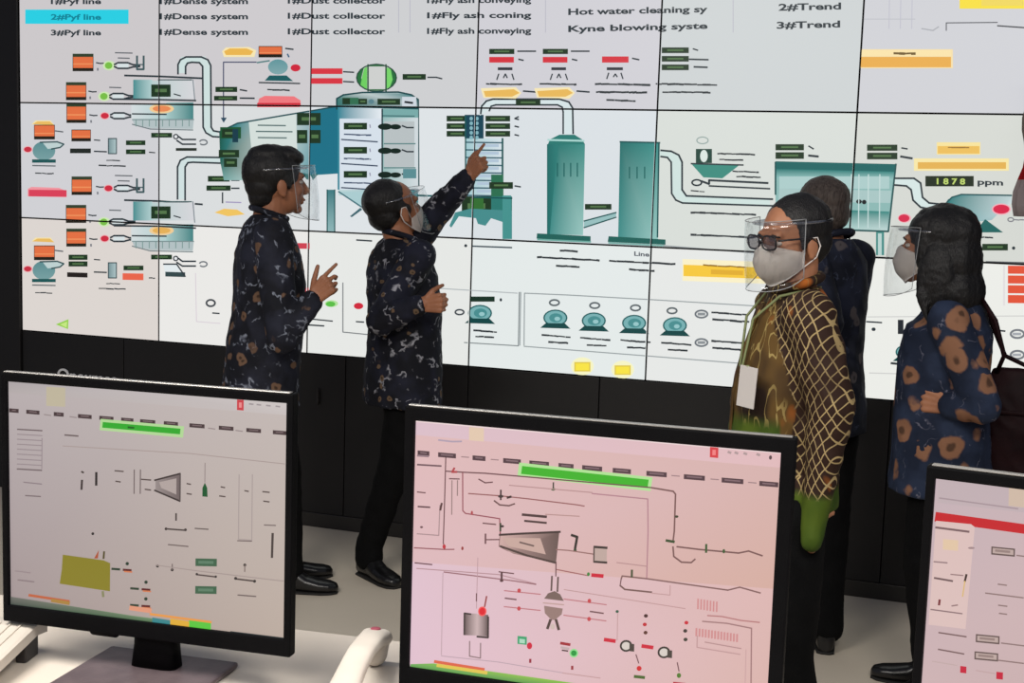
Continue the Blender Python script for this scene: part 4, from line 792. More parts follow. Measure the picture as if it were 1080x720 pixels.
def d3(c, q):
    c.poly([q[0], q[1], q[3], q[2]], (200, 172, 170), [(196, 176, 182), (208, 180, 176), (196, 166, 158), (206, 176, 176)])
    c.rect(985, 498, 1250, 524, (192, 174, 178), .097); c.rect(1060, 503, 1078, 526, (206, 184, 166), .1); c.line([(987, 519), (1070, 529)], 1.2, (166, 146, 152))
    c.line([(985.5, 539), (1100, 553), (1500, 600)], 8.5, (196, 34, 42))
    c.poly([(984, 543), (1021, 546), (1025, 549), (1018, 656), (979, 652)], (218, 190, 186)); c.line([(984, 550), (1019, 554)], 1.8, (120, 94, 96)); c.rect(992, 562, 1008, 573, (224, 196, 166), .08); c.ell(1022, 571, 3.5, 1.2, (160, 134, 136)); c.line([(983, 586), (997, 587)], 1.2, (150, 124, 126)); c.line([(984, 603), (1003, 606)], 1.6, (110, 86, 88)); c.line([(1001, 599), (1014, 600)], 1, (150, 120, 120)); c.line([(1017.5, 599), (1016, 606)], 1.8, (60, 40, 36)); c.line([(1016, 606), (1014, 622)], 1, (216, 180, 110)); c.line([(990, 626), (989.5, 631)], 2, (120, 50, 56)); c.line([(981, 636), (1014, 640)], 1.1, (140, 114, 116)); c.line([(1003, 632), (1009, 631)], 1.2, (150, 120, 120))
    def bx(x, y, w_): 
        c.rect(x, y, x+w_, y+8.5, (100, 82, 80), .08); c.rect(x+1.5, y+1.6, x+w_-1.5, y+7, (188, 166, 160), .08); c.rect(x+4, y+3, x+w_-5, y+5.5, (150, 128, 124), .08)
    bx(1043, 569, 25); bx(1029, 661, 25); bx(1028, 679, 25)
    for x in (1120, 1200, 1300): bx(x, 590, 30); bx(x, 690, 30)
    for x, y, l in ((1051, 608.5, 9), (1038, 618, 40), (1052, 630.5, 9), (1053, 639, 8), (1070, 578, 10), (1056, 670, 24), (1053, 688, 27)): c.line([(x, y), (x+l, y+l*.11)], 1.1, (140, 116, 114))
    c.line([(990, 660), (1019, 664)], 1.2, (120, 94, 94)); c.line([(990, 677.5), (1017, 682)], 1.2, (120, 94, 94)); c.rect(1013.5, 694.5, 1020, 701.5, (196, 28, 58), .1); c.rect(1051.5, 700, 1058.5, 707.5, (196, 28, 58), .1); c.rect(1020, 716, 1027, 724, (60, 84, 66)); c.line([(984, 690), (1010, 694)], .7, (190, 166, 164)); c.line([(1030, 699), (1050, 702)], .8, (190, 160, 160))
monitor('left monitor on the desk with an olive block in its diagram', (3.2305, -3.5716, 1.0544), .0848, .53, .4028, (.0115, .0125, .0165, .030), d1, [(8, 402), (302.5, 425), (12.5, 636), (301.7, 672.5)])
monitor('middle monitor with a pink tinted flow diagram and green strip', (4.018, -3.555, 1.0495), .042, .57, .403, (.0165, .0215, .0235, .030), d2, [(438, 439.5), (820, 481.5), (433, 702.5), (812, 753)])
monitor('right monitor with a red band across its screen, cut by the photo edge', (4.7853, -3.7505, 1.068), -.145, .53, .4028, (.0115, .0125, .0165, .030), d3, [(983, 498), (1512, 556), (969, 812), (1474, 920)])
# ------------------------------------------------------------------ people
UP = Vector((0, 0, 1))
def dirv(deg): return Vector((math.cos(R(deg)), math.sin(R(deg)), 0))
def hand(bm, wr, d, nrm, thumb, curls, tcurl=.3, s=1., spread=.12):
    """palm, four fingers and a thumb; d = along the hand, nrm = way the palm faces, thumb = thumb side"""
    d = d.normalized(); thumb = (thumb - d*thumb.dot(d)).normalized(); n0 = nrm; nrm = d.cross(thumb)
    if nrm.dot(n0) < 0: nrm = -nrm
    offs = (.030, .010, -.010, -.029); lens = (.072, .079, .073, .057); rad = (.0088, .0090, .0086, .0076)
    for o, L, r, c in zip(offs, lens, rad, curls):
        k = wr + (d*(.092-abs(o-.005)*.25) + thumb*o*1.05)*s
        capsule(bm, wr + thumb*o*.6*s + d*.006*s, k, .0135*s, .0115*s, 10)
        fd = (d + thumb*o*spread*6).normalized(); p = k
        for q, fr_ in enumerate((.44, .32, .24)):
            a = c*(.9, 1.15, .75)[q]
            fd = (fd*math.cos(a) + nrm*math.sin(a)).normalized() if q == 0 else Matrix.Rotation(0, 3, 'X') @ fd
            if q: 
                ax = thumb; m = Matrix.Rotation(a if thumb.cross(fd).dot(nrm) > 0 or True else -a, 3, d.cross(nrm)); fd = (m @ fd).normalized()
            e = p + fd*L*fr_*s; capsule(bm, p, e, r*s*(1-.08*q), r*s*(.93-.09*q), 10); p = e
    b = wr + (d*.028 + thumb*.022)*s; t1 = (d*.62 + thumb*.72 + nrm*.28).normalized(); e = b + t1*.042*s
    capsule(bm, b, e, .0155*s, .0115*s, 10); t2 = (t1*(1-tcurl*.5) + d*.35 + nrm*tcurl).normalized(); e2 = e + t2*.030*s; capsule(bm, e, e2, .0108*s, .0098*s, 10)
    t3 = (t2 + nrm*tcurl*.8).normalized(); capsule(bm, e2, e2 + t3*.022*s, .0098*s, .0078*s, 10)

def fold(seed, amp=.006, f=9.):
    o = Vector((seed, seed*2.3, seed*.7))
    def g(c, n):
        a = noise.noise(Vector((c.x*f, c.y*f, c.z*f*.45))+o); b = abs(noise.noise(Vector((c.x*f*1.3, c.y*f*1.3, c.z*f*1.6+c.x*f))+o*1.7))
        return amp*(a*1.1 - b*1.5 + .35)
    return g

def person(label, base, H, bang, hang, hpitch=0., hroll=0., hs=1., lean=(0, 0), hoff=(0, 0, 0), width=1., depth=1., hem=.74, arms=(), feet=(), mats=None, hair='short', mask=None, shield=None, glasses=False, cut=None, group=None, sleeve=1., cuff=1., green=None, seed=1., skin=None, collar=True, hemw=1., shz=0., hb=0., reach=.93, hsm=1):
    skin = skin or M_SKIN
    base = Vector((base[0], base[1], 0)); s = H/1.7
    fr = dirv(bang); rt = fr.cross(UP)                    # front and the wearer's right
    L = lambda v: Vector(v) - base
    lean = Vector((lean[0], lean[1], 0))
    def c(z, fo=0.): return lean*((z-.9)/.6 if z > .9 else 0) + fr*fo*s + UP*z*s
    # head frame
    hf = dirv(hang); hr = hf.cross(UP); M = Matrix((hr, hf, UP)).transposed()
    M = M @ Matrix.Rotation(R(hpitch), 3, 'X') @ Matrix.Rotation(R(hroll), 3, 'Y')
    hc = c(1.7) + Vector(hoff) - UP*.118*hs
    HM = Matrix.Translation(hc) @ M.to_4x4() @ Matrix.Scale(hs, 4)
    hp = lambda *v: HM @ Vector(v)
    # ---- the body: one skin
    bm = bmesh.new()
    ellip(bm, (0, -.012, .034), (.074, .092, .081), HM, 24); ellip(bm, (0, .028, -.028), (.061, .062, .082), HM); ellip(bm, (0, .030, -.070), (.048, .048, .036), HM)
    ellip(bm, (0, .066, -.094), (.021, .018, .017), HM); ellip(bm, (0, -.035, -.02), (.062, .06, .06), HM)
    for sx in (-1, 1):
        ellip(bm, (.034*sx, .062, -.026), (.024, .020, .022), HM); ellip(bm, (.0765*sx, -.006, -.014), (.009, .019, .031), HM); ellip(bm, (.078*sx, -.002, -.038), (.007, .010, .010), HM)
        ellip(bm, (.012*sx, .094, -.036), (.009, .009, .008), HM)
    capsule(bm, hp(0, .083, .008), hp(0, .104, -.030), .0085*hs, .0125*hs); capsule(bm, hp(-.034, .074, .024), hp(.034, .074, .024), .013*hs)
    capsule(bm, hp(-.019, .082, -.058), hp(.019, .082, -.058), .0075*hs); capsule(bm, hp(-.015, .080, -.069), hp(.015, .080, -.069), .0078*hs)
    nb = c(1.43, -.005)
    capsule(bm, hp(0, -.022, -.05), nb, .054*hs, .060*hs, 18); capsule(bm, nb, nb-UP*.04, .060*width, .068*width, 18)
    loft(bm, [(c(z, fo), rt*w_*s*width*.86, fr*d_*s*depth*.82) for z, w_, d_, fo in ((.84, .14, .10, 0), (.93, .165, .115, 0), (1.08, .15, .105, .01), (1.22, .165, .11, .01), (1.33, .15, .085, 0), (1.38, .10, .06, -.01))], 24)
    shs = []
    for sd, elb, wri, hd, pn, th, curls, *rest in arms:
        sg = 1 if sd == 'R' else -1
        sh = c(1.385+shz, -.005) + rt*sg*.165*s*width
        if rest and rest[0] is not None: sh = L(rest[0])
        e, w_ = L(elb), L(wri); shs.append((sh, e, w_))
        capsule(bm, sh, e, .045*s, .036*s); capsule(bm, e, w_, .036*s, .0255*s, flat=None)
        capsule(bm, w_-(e-w_).normalized()*-.01, w_ + hd.normalized()*.012, .0255*s, .024*s)
        hand(bm, w_, hd, pn, th, curls, rest[1] if len(rest) > 1 else .35, .98*s, rest[2] if len(rest) > 2 else .12)
    legs = []
    for sg, (fx, fy, fa) in zip((1, -1), feet):
        hip = c(.90) + rt*sg*.085*s; an = Vector((fx, fy, .085)) - base; an.z = .085; fd = dirv(fa)
        kn = (hip+an)/2 + fd*.03 + UP*.01; legs.append((hip, kn, an, fd))
        capsule(bm, hip, kn, .075*s, .052*s); capsule(bm, kn, an, .052*s, .034*s); capsule(bm, an-UP*.035, an+fd*.13-UP*.055, .032, .024)
    root = remesh(bm, .0042, 'person', skin, None, base, 1)
    tag(root, label, 'person', group)
    # ---- clothes
    prof = [(hem, .202*hemw, .142*hemw, 0), (hem+.10, .197*(hemw*.7+.3), .14, 0), (.98, .185, .136, .008), (1.08, .178, .130, .014), (1.20, .188, .130, .012), (1.30, .190, .120, .002), (1.375+shz, .168, .098, -.008), (1.42+shz, .115, .078, -.012), (1.452+shz, .072, .064, -.006)]
    bm = bmesh.new(); loft(bm, [(c(z, fo), rt*w_*s*width, fr*d_*s*depth) for z, w_, d_, fo in prof], 40, power=2.3)
    for sh, e, w_ in shs:
        capsule(bm, sh, e, .072*s*sleeve, .060*s*sleeve, 20); w2 = e + (w_-e)*reach
        capsule(bm, e, w2, .058*s*sleeve, .044*s*sleeve*cuff, 20)
    so = remesh(bm, .0065, 'batik_shirt', mats, root, None, 3, fold(seed))
    if green:
        at_ = so.data.attributes.new('green', 'FLOAT', 'POINT'); at_.data.foreach_set('value', [green(v.co+base) for v in so.data.vertices])
        a2 = so.data.attributes.new('net', 'FLOAT', 'POINT'); sh, e, w_ = shs[0]
        def near(p):
            best = 9
            for a_, b_ in ((sh, e), (e, w_)):
                t = max(0, min(1, (p-a_).dot(b_-a_)/(b_-a_).length_squared)); best = min(best, (p-a_-(b_-a_)*t).length)
            return 1. if best < .085*s else 0.
        a2.data.foreach_set('value', [near(v.co) for v in so.data.vertices])
    if cut:
        b2 = bmesh.new(); b2.from_mesh(so.data); bmesh.ops.delete(b2, geom=[v for v in b2.verts if cut(v.co+base)], context='VERTS'); b2.to_mesh(so.data); b2.free()
    if collar:
        bm = bmesh.new(); pts = []
        for k in range(25):
            t = R(15+330*k/24); pts.append(c(1.462+shz, -.004) + fr*math.cos(t)*.066*s + rt*math.sin(t)*.066*s + UP*(-.02*math.cos(t))*s)
        tube(bm, pts, .013, 10); o = remesh(bm, .004, 'collar', mats, root, None, 1)
        if green: o.data.attributes.new('green', 'FLOAT', 'POINT')
    bm = bmesh.new()
    for k in range(14):
        z = hem+.03+(1.40-hem)*k/13
        d_ = np.interp(z, [p[0] for p in prof], [p[2] for p in prof]); fo = np.interp(z, [p[0] for p in prof], [p[3] for p in prof])
        pc = c(z, fo) + fr*(d_*s*depth+.0015)
        if k: capsule(bm, pp, pc, .011, .011, 8, flat=(fr, .35))
        pp = pc
    o = finish('button_placket', bm, mats, root)
    if green: o.data.attributes.new('green', 'FLOAT', 'POINT')
    bm = bmesh.new(); loft(bm, [(c(z), rt*w_*s*width, fr*d_*s*depth) for z, w_, d_ in ((.82, .12, .10), (.90, .165, .12), (1.0, .16, .115))], 28)
    for hip, kn, an, fd in legs:
        capsule(bm, hip-UP*.02, kn, .096*s, .072*s, 20); capsule(bm, kn, an+UP*.045, .072*s, .060*s, 20); capsule(bm, an+UP*.045, an-UP*.0, .060*s, .062*s, 20)
    remesh(bm, .008, 'trousers', M_TROUSER, root, None, 3, fold(seed+4, .005, 8))
    for hip, kn, an, fd in legs:
        bm = bmesh.new(); sx = fd.cross(UP); a0 = Vector((an.x, an.y, 0))
        loft(bm, [(a0+fd*t+UP*(.045+h_*.5-.022), sx*w_, UP*h_*.5 if False else (UP*(h_*.5+.0)+fd*.0)) for t, w_, h_ in ((-.062, .014, .045), (-.055, .030, .085), (-.02, .036, .10), (.03, .036, .095), (.08, .042, .06), (.13, .047, .048), (.17, .042, .042), (.197, .026, .034), (.205, .010, .022))], 24, power=2.6)
        so = remesh(bm, .004, 'shoe', M_SHOE, root, None, 2)
        lo = min(v.co.z for v in so.data.vertices)
        for v in so.data.vertices: v.co.z += .006-lo
        bm = bmesh.new(); loft(bm, [(a0+fd*t+UP*.0045, sx*w_, UP*.0045) for t, w_ in ((-.064, .016), (-.055, .031), (0, .037), (.08, .043), (.14, .048), (.18, .040), (.203, .020))], 16, power=5); finish('sole', bm, M_SOLE, so)
    # ---- eyes and lips
    for sx in (-1, 1):
        bm = bmesh.new(); ellip(bm, (.031*sx, .0725, .002), (.0125, .0100, .0075), HM, 16); e = finish('eye', bm, M_EYE, root)
        bm = bmesh.new(); ellip(bm, (.031*sx, .0800, .002), (.0055, .0035, .0055), HM, 12); finish('iris', bm, M_IRIS, e)
        bm = bmesh.new(); tube(bm, [hp(.014*sx, .0885, .020), hp(.030*sx, .0875, .025), hp(.048*sx, .0785, .020)], [.003*hs, .0042*hs, .002*hs], 6); finish('eyebrow', bm, M_HAIR, root)
    if mask is None:
        bm = bmesh.new(); capsule(bm, hp(-.018, .0875, -.061), hp(.018, .0875, -.061), .0055*hs, flat=(hp(0, 0, 1)-hp(0, 0, 0), .8)); finish('lips', bm, M_LIP, root)
    # ---- hair
    bm = bmesh.new(); hm = M_HAIR; amp = .003; vs_ = .005; fz = 14
    if hair in ('short', 'quiff', 'grey'):
        k = {'short': 0, 'quiff': .010, 'grey': -.003}[hair]
        ellip(bm, (0, -.022-hb, .044+hb*.1), (.083+k*.4, .099+k*.4-hb*.4, .084+k), HM, 28); ellip(bm, (0, -.052, -.005), (.072, .066, .068), HM, 24)
        for sx in (-1, 1): ellip(bm, (.070*sx, .006-hb, .018), (.012, .030-hb*.5, .030), HM); ellip(bm, (.074*sx, .020, .000), (.006, .010, .022), HM)
        if hair == 'quiff':
            ellip(bm, (0, .030, .100), (.066, .054, .032), HM); ellip(bm, (.012, .050, .092), (.050, .042, .026), HM); ellip(bm, (0, -.03, .105), (.070, .075, .034), HM); ellip(bm, (0, -.08, .045), (.066, .05, .07), HM); ellip(bm, (0, -.060, -.045), (.060, .048, .050), HM); ellip(bm, (.03, .07, .082), (.026, .02, .016), HM)
        if hair == 'grey': hm = M_GREYHAIR
    else:
        amp = .0045; fz = 3; hsm = 7
        ellip(bm, (0, -.026, .042), (.094, .108, .092), HM, 28); ellip(bm, (0, -.055, -.04), (.098, .086, .12), HM, 28); ellip(bm, (0, -.068, -.130), (.104, .084, .098), HM, 28)
        for sx in (-1, 1):
            ellip(bm, (.070*sx, .010, .000), (.022, .040, .075), HM); ellip(bm, (.088*sx, -.022, -.095), (.026, .056, .110), HM); ellip(bm, (.050*sx, .030, .066), (.034, .034, .032), HM)
            for q in range(4): capsule(bm, hp((.05+.015*q)*sx, -.08+.03*q, -.14), hp((.064+.018*q)*sx, -.105+.03*q, -.250+.008*q), .022*hs, .004*hs, 8)
        capsule(bm, hp(0, -.12, -.12), hp(.01, -.172, -.245), .026*hs, .005*hs, 10); capsule(bm, hp(.03, -.12, -.12), hp(.04, -.155, -.205), .022*hs, .004*hs, 10)
    o_ = Vector((seed*3, 0, seed))
    remesh(bm, vs_, 'hair', hm, root, None, hsm, lambda p, n: amp*noise.noise(Vector((p.x*30, p.y*30, p.z*fz))+o_)*1.3 + amp*.4*noise.noise(p*80))
    # ---- mask
    if mask:
        mz = mask if isinstance(mask, (int, float)) and not isinstance(mask, bool) else 0.
        bm = bmesh.new(); nu, nv = 28, 14; g = []
        for j in range(nv+1):
            v = j/nv; row = []
            for i in range(nu+1):
                u = i/nu*2-1; a = u*R(82)
                top = .004 - .030*abs(u)**1.3; bot = -.116 + .050*abs(u)**1.5; z = top + (bot-top)*v
                bul = (1-abs(u)**2)*math.sin(math.pi*min(1, v*1.02))**.7
                rr = .077 + .010*bul; ry = .093 + .026*bul*(1-.25*v) - .018*max(0, v-.6)*2.5
                pl = .0022*math.sin(v*math.pi*6)*(1-abs(u))
                row.append(bm.verts.new(hp(math.sin(a)*(rr-.010*v), .006+math.cos(a)*(ry+pl), z+mz)))
            g.append(row)
        for j in range(nv):
            for i in range(nu): bm.faces.new((g[j][i], g[j][i+1], g[j+1][i+1], g[j+1][i]))
        bmesh.ops.solidify(bm, geom=list(bm.faces), thickness=.0022)
        mo = finish('face_mask', bm, M_MASK, root)
        for sx in (-1, 1):
            bm = bmesh.new(); tube(bm, [hp(.069*sx, .022, -.026+mz), hp(.081*sx, .004, .012), hp(.086*sx, -.016, .012), hp(.086*sx, -.026, -.012), hp(.080*sx, -.016, -.042), hp(.068*sx, .020, -.066+mz)], .0018*hs, 6); finish('ear_loop', bm, M_MASK, mo)
    if glasses:
        bm = bmesh.new()
        for sx in (-1, 1):
            sq = lambda v: (abs(v)**.62)*(1 if v >= 0 else -1)
            pts = [hp(.035*sx+.029*sq(math.cos(R(t))), .107-.010*max(0, sq(math.cos(R(t)))*sx*sx)*(1 if sx*math.cos(R(t)) > 0 else 0), .008+.0185*sq(math.sin(R(t)))) for t in range(0, 361, 12)]
            tube(bm, pts, .0026*hs, 8); tube(bm, [hp(.064*sx, .100, .014), hp(.079*sx, .074, .015), hp(.085*sx, .0, .012), hp(.080*sx, -.02, -.004)], .0026*hs, 8)
        tube(bm, [hp(-.008, .108, .010), hp(0, .111, .013), hp(.008, .108, .010)], .0026*hs, 8)
        go = finish('spectacles', bm, M_GLASSF, root)
        for sx in (-1, 1):
            bm = bmesh.new(); ellip(bm, (.035*sx, .1045, .008), (.0285, .0016, .018), HM, 24); finish('lens', bm, M_LENS, go)
    if shield:
        bm = bmesh.new(); g = []; nu = 24; zt, zb = shield
        for j in range(9):
            v = j/8; row = []
            for i in range(nu+1):
                a = (i/nu*2-1)*R(84 - 6*v); z = zt+(zb-zt)*v; cr = .0
                row.append(bm.verts.new(hp(math.sin(a)*.096, .016+math.cos(a)*(.118+.012*math.sin(v*2.2)), z + (abs(i/nu*2-1)**4)*.03*v)))
            g.append(row)
        for j in range(8):
            for i in range(nu): bm.faces.new((g[j][i], g[j][i+1], g[j+1][i+1], g[j+1][i]))
        edges = [[r_[0].co.copy() for r_ in g], [v_.co.copy() for v_ in g[-1]], [r_[-1].co.copy() for r_ in g], [v_.co.copy() for v_ in g[0]]]
        bmesh.ops.solidify(bm, geom=list(bm.faces), thickness=.0006); so = finish('face_shield', bm, M_SHIELD, root)
        bm = bmesh.new()
        for e_ in edges: tube(bm, e_, .0011, 6)
        finish('shield_edge', bm, M_EDGE, so)
        bm = bmesh.new(); tube(bm, [hp(math.sin(R(a))*.089, -.006+math.cos(R(a))*.114, zt-.012+.004*math.cos(R(a))) for a in range(-180, 181, 12)], .0042*hs, 8); finish('shield_band', bm, M_BAND, so)
    return root, HM, c, fr, rt

# man with the gesturing hand
Y1 = -.95; B1 = at(276, 330, Y1); sr = Vector((.866, .5, 0)); 
e1 = at(298, 356, Y1-.20); w1 = at(329, 316, Y1-.14)
person('man in navy batik with tall black hair and an open raised hand, leftmost person', (B1.x, B1.y), 1.735, 36, 44, 3, 0, 1.08, hoff=(.012, .01, 0), lean=(.03, .01), depth=1.02, hem=.70,
       arms=(('R', e1, w1, (at(358, 288, Y1-.12)-w1), Vector((.3, .9, -.3)), Vector((-.6, 0, 1)), (.05, .8, 1.2, 1.4), None, .0, .2), ('L', B1+Vector((-.17, .16, -.14)), B1+Vector((-.10, .20, -.36)), Vector((.2, .1, -1)), Vector((1, 0, 0)), sr, (.4, .45, .5, .5))),
       feet=((at(302, 620, Y1).x-.01, Y1+.02, 20), (B1.x+.02, B1.y+.16, 40)), mats=M_BAT1, hair='quiff', shield=(.062, -.135), seed=1.3)
# pointing man
Y2 = -.55; B2 = at(426, 330, Y2)
e2 = at(466, 217, Y2+.10); w2 = at(494, 187, Y2+.04); s2 = at(432, 262, Y2+.10)
e2b = at(402, 338, Y2-.22); w2b = at(444, 321, Y2-.24)
person('man in dark batik pointing up at the video wall with a raised arm', (B2.x, B2.y), 1.64, 52, 52, 16, 0, 1.04, hb=.016, hoff=(-.02, .0, .0), lean=(-.02, -.0), depth=1.08, hem=.755,
       arms=(('L', e2, w2, (at(514, 158, Y2)-w2), Vector((.6, .5, -.1)), Vector((-.5, .2, .6)), (.04, 1.35, 1.4, 1.4), s2, .6), ('R', e2b, w2b, (at(470, 319, Y2-.24)-w2b), Vector((.2, .8, .1)), UP, (1.35, 1.4, 1.4, 1.4), None, .7)),
       feet=((at(396, 585, Y2).x+.0, Y2-.06, -30), (B2.x+.10, Y2+.08, 10)), mats=M_BAT2, mask=-.012, shield=(.060, -.125), seed=2.9)
# man seen from behind
Y4 = -.72; B4 = at(872, 330, Y4)
person('man with thin greying hair seen from behind, just behind the man in brown batik', (B4.x, B4.y), 1.69, 150, 135, -2, 0, 1., hoff=(-.045, 0, 0), hem=.80, width=.86, shz=.035,
       arms=(('R', B4+Vector((.05, .17, -.04)), B4+Vector((-.08, .20, -.20)), Vector((-.3, .5, -.6)), Vector((-1, 0, 0)), Vector((0, 1, 0)), (.4, .4, .45, .5)), ('L', B4+Vector((.02, -.20, -.02)), B4+Vector((-.06, -.13, -.26)), Vector((.1, .4, -.9)), Vector((1, 0, 0)), Vector((0, 1, 0)), (.4, .4, .45, .5))),
       feet=((B4.x+.06, B4.y+.02, 100), (B4.x-.12, B4.y+.03, 115)), mats=M_BAT4, hair='grey', seed=4.1)
# woman
Y5 = -1.02; B5 = at(1004, 330, Y5)
e5 = at(1036, 428, Y5-.20); w5 = at(1002, 428, Y5-.17)
person('woman with shoulder length black hair and white mask, in blue batik with tan flowers', (B5.x, B5.y), 1.60, 176, 172, 0, 0, 1.05, hoff=(-.065, 0, .0), depth=1.16, width=.96, hem=.74, hemw=1.06, shz=-.05,
       arms=(('L', e5, w5, Vector((-.9, .30, .10)), Vector((.2, .9, -.1)), Vector((0, .1, 1)), (.35, .4, .45, .5), None, .3), ('R', B5+Vector((.04, .20, -.14)), B5+Vector((-.02, .17, -.34)), Vector((-.1, -.1, -1)), Vector((0, 0, -1)), Vector((-1, 0, 0)), (.6, .7, .7, .7))),
       feet=((at(985, 700, Y5).x, Y5+.10, 178), (at(985, 700, Y5).x-.01, Y5-.10, 194)), mats=M_BAT5, hair='long', mask=True, shield=(.058, -.155), seed=5.5, skin=M_SKIN2)
# masked man nearest the desk
Y3 = -2.12; B3 = at(835, 330, Y3)
e3 = at(876, 430, Y3-.13); w3 = at(855, 570, Y3-.150)
def green3(p):
    f = (p-B3).dot(dirv(203))
    return max(0., min(1., ((.92 if (p-w3).length < .2 else .87)-p.z)/.02)) if f < .05 else max(0., min(1., (1.09-p.z)/.03))
res3 = person('man in brown net patterned batik with spectacles and white mask, nearest the desk', (B3.x, B3.y), 1.605, 203, 228, -7, 0, .91, hoff=(-.010, -.0, .014), shz=.03, hb=.006, reach=1.0, depth=1.02, width=.78, cuff=.62, hem=.90,
       arms=(('L', e3, w3, Vector((.0, 1, -.22)), Vector((1, 0, 0)), Vector((0, .2, 1)), (.1, .1, .1, .15)), ('R', B3+Vector((-.0, .19, -.20)), B3+Vector((-.06, .14, -.42)), Vector((-.2, -.2, -1)), Vector((1, 0, 0)), Vector((0, -1, 0)), (.3, .3, .35, .4))),
       feet=((B3.x+.04, B3.y+.10, 200), (B3.x+.11, B3.y-.02, 215)), mats=M_LATTICE, hair='short', mask=True, shield=(.066, -.120), glasses=True, green=green3, seed=6.2, skin=M_SKIN2)
# lanyard and card round his neck
root3, HM3, c3, fr3, rt3 = res3
M_CARD = mat('pale card', (196, 190, 186), .5); M_CORD = mat('olive lanyard cord', (120, 128, 84), .7)
cp = at(788, 408, Y3-.175); lan = empty('lanyard', (cp.x, cp.y, cp.z)); tag(lan, 'pale badge on an olive neck cord, on the chest of the man in brown', 'lanyard')
M4 = Matrix((Vector((math.cos(R(28)), -math.sin(R(28)), 0)), Vector((math.sin(R(28)), math.cos(R(28)), 0)), UP)).transposed().to_4x4()
bm = bmesh.new(); box(bm, (0, 0, 0), (.052, .003, .10), .001, M4 @ Matrix.Rotation(R(4), 4, 'Y')); finish('card', bm, M_CARD, lan, smooth=False)
bm = bmesh.new(); nk = Vector((B3.x, B3.y, 0)) + c3(1.46)
for sg in (-1, 1): tube(bm, [Vector((0, 0, .05)), nk+fr3*.128+rt3*(sg*.012-.030)-UP*.18-cp, nk+fr3*.105+rt3*sg*.035-UP*.06-cp, nk+fr3*.05+rt3*sg*.066+UP*.0-cp, nk+rt3*sg*.062+UP*.012-cp, nk-fr3*.07+UP*.02-cp], .0035, 6)
finish('neck_cord', bm, M_CORD, lan)

# ------------------------------------------------------------------ handbag
M_BAG = noisy('dark maroon leather', (24, 9, 12), (34, 13, 16), 12, .6, .2, 120, spec=.12)
hb = at(1078, 440, Y5+.03); bag = empty('handbag', (hb.x, hb.y, hb.z)); tag(bag, 'dark maroon leather handbag hanging on a thin strap behind the woman', 'handbag')
bm = bmesh.new(); loft(bm, [(Vector((.02, 0, -.19)), Vector((.13, 0, 0)), Vector((0, .03, 0))), (Vector((.02, 0, -.175)), Vector((.15, 0, 0)), Vector((0, .055, 0))), (Vector((.015, 0, -.05)), Vector((.145, 0, 0)), Vector((0, .06, 0))), (Vector((.01, 0, .08)), Vector((.125, 0, 0)), Vector((0, .04, 0))), (Vector((0, 0, .15)), Vector((.10, 0, 0)), Vector((0, .016, 0))), (Vector((0, 0, .155)), Vector((.09, 0, 0)), Vector((0, .006, 0)))], 40, power=3.4)
remesh(bm, .006, 'bag_body', M_BAG, bag, None, 2, fold(3, .004, 10))
bm = bmesh.new(); capsule(bm, (-.085, -.058, .02), (.10, -.060, .02), .007, flat=(Vector((0, 1, 0)), .5)); finish('seam_flap', bm, M_BAG, bag)
bm = bmesh.new(); sp = [Vector((-.088, -.0, .13)), at(1059, 375, Y5-.05)-hb, at(1050, 338, Y5-.06)-hb, at(1036, 316, Y5-.03)-hb, at(1034, 312, Y5+.06)-hb, at(1060, 375, Y5+.1)-hb, Vector((.085, .0, .13))]
tube(bm, sp, .0075, 8); finish('shoulder_strap', bm, M_BAG, bag)

# ------------------------------------------------------------------ flag at the right edge
M_FLAG = bpy.data.materials.new('red and white flag cloth'); M_FLAG.use_nodes = True
nt = M_FLAG.node_tree; b = nt.nodes['Principled BSDF']; b.inputs['Roughness'].default_value = .8; tc = nt.nodes.new('ShaderNodeTexCoord'); sx = nt.nodes.new('ShaderNodeSeparateXYZ'); nt.links.new(tc.outputs['Object'], sx.inputs[0])
cr = nt.nodes.new('ShaderNodeValToRGB'); cr.color_ramp.interpolation = 'CONSTANT'; mr = nt.nodes.new('ShaderNodeMapRange')
zf0, zf1, zf2, zf3 = (at(1070, y, -.35).z for y in (228, 190, 157, 118))
mr.inputs['From Min'].default_value = zf0; mr.inputs['From Max'].default_value = zf3+.25; nt.links.new(sx.outputs['Z'], mr.inputs[0]); nt.links.new(mr.outputs[0], cr.inputs[0])
el = cr.color_ramp.elements; el[0].color = (*L3((188, 176, 176)), 1); el[1].position = (zf1-zf0)/(zf3+.25-zf0); el[1].color = (*L3((190, 14, 24)), 1)
q_ = el.new((zf2-zf0)/(zf3+.25-zf0)); q_.color = (*L3((150, 140, 132)), 1); nt.links.new(cr.outputs[0], b.inputs['Base Color'])
tl = nt.nodes.new('ShaderNodeBsdfTranslucent'); mxs = nt.nodes.new('ShaderNodeMixShader'); mxs.inputs[0].default_value = .55
nt.links.new(cr.outputs[0], tl.inputs['Color']); nt.links.new(b.outputs[0], mxs.inputs[1]); nt.links.new(tl.outputs[0], mxs.inputs[2]); nt.links.new(mxs.outputs[0], nt.nodes['Material Output'].inputs[0])
fx = at(1068, 220, -.35).x + .158; flag = empty('flag_stand', (fx, -.35, 0)); tag(flag, 'red and white flag hanging furled on a pole at the right edge of the photo', 'flag')
bm = bmesh.new(); rings = []
for k in range(14):
    z = zf0+(zf3+.2-zf0)*k/13; w_ = .142-.026*k/13
    rings.append((Vector((-.012*math.sin(k), 0, z)), Vector((w_, 0, 0)), Vector((0, .035+.02*(1-k/13), 0))))
loft(bm, rings, 72)
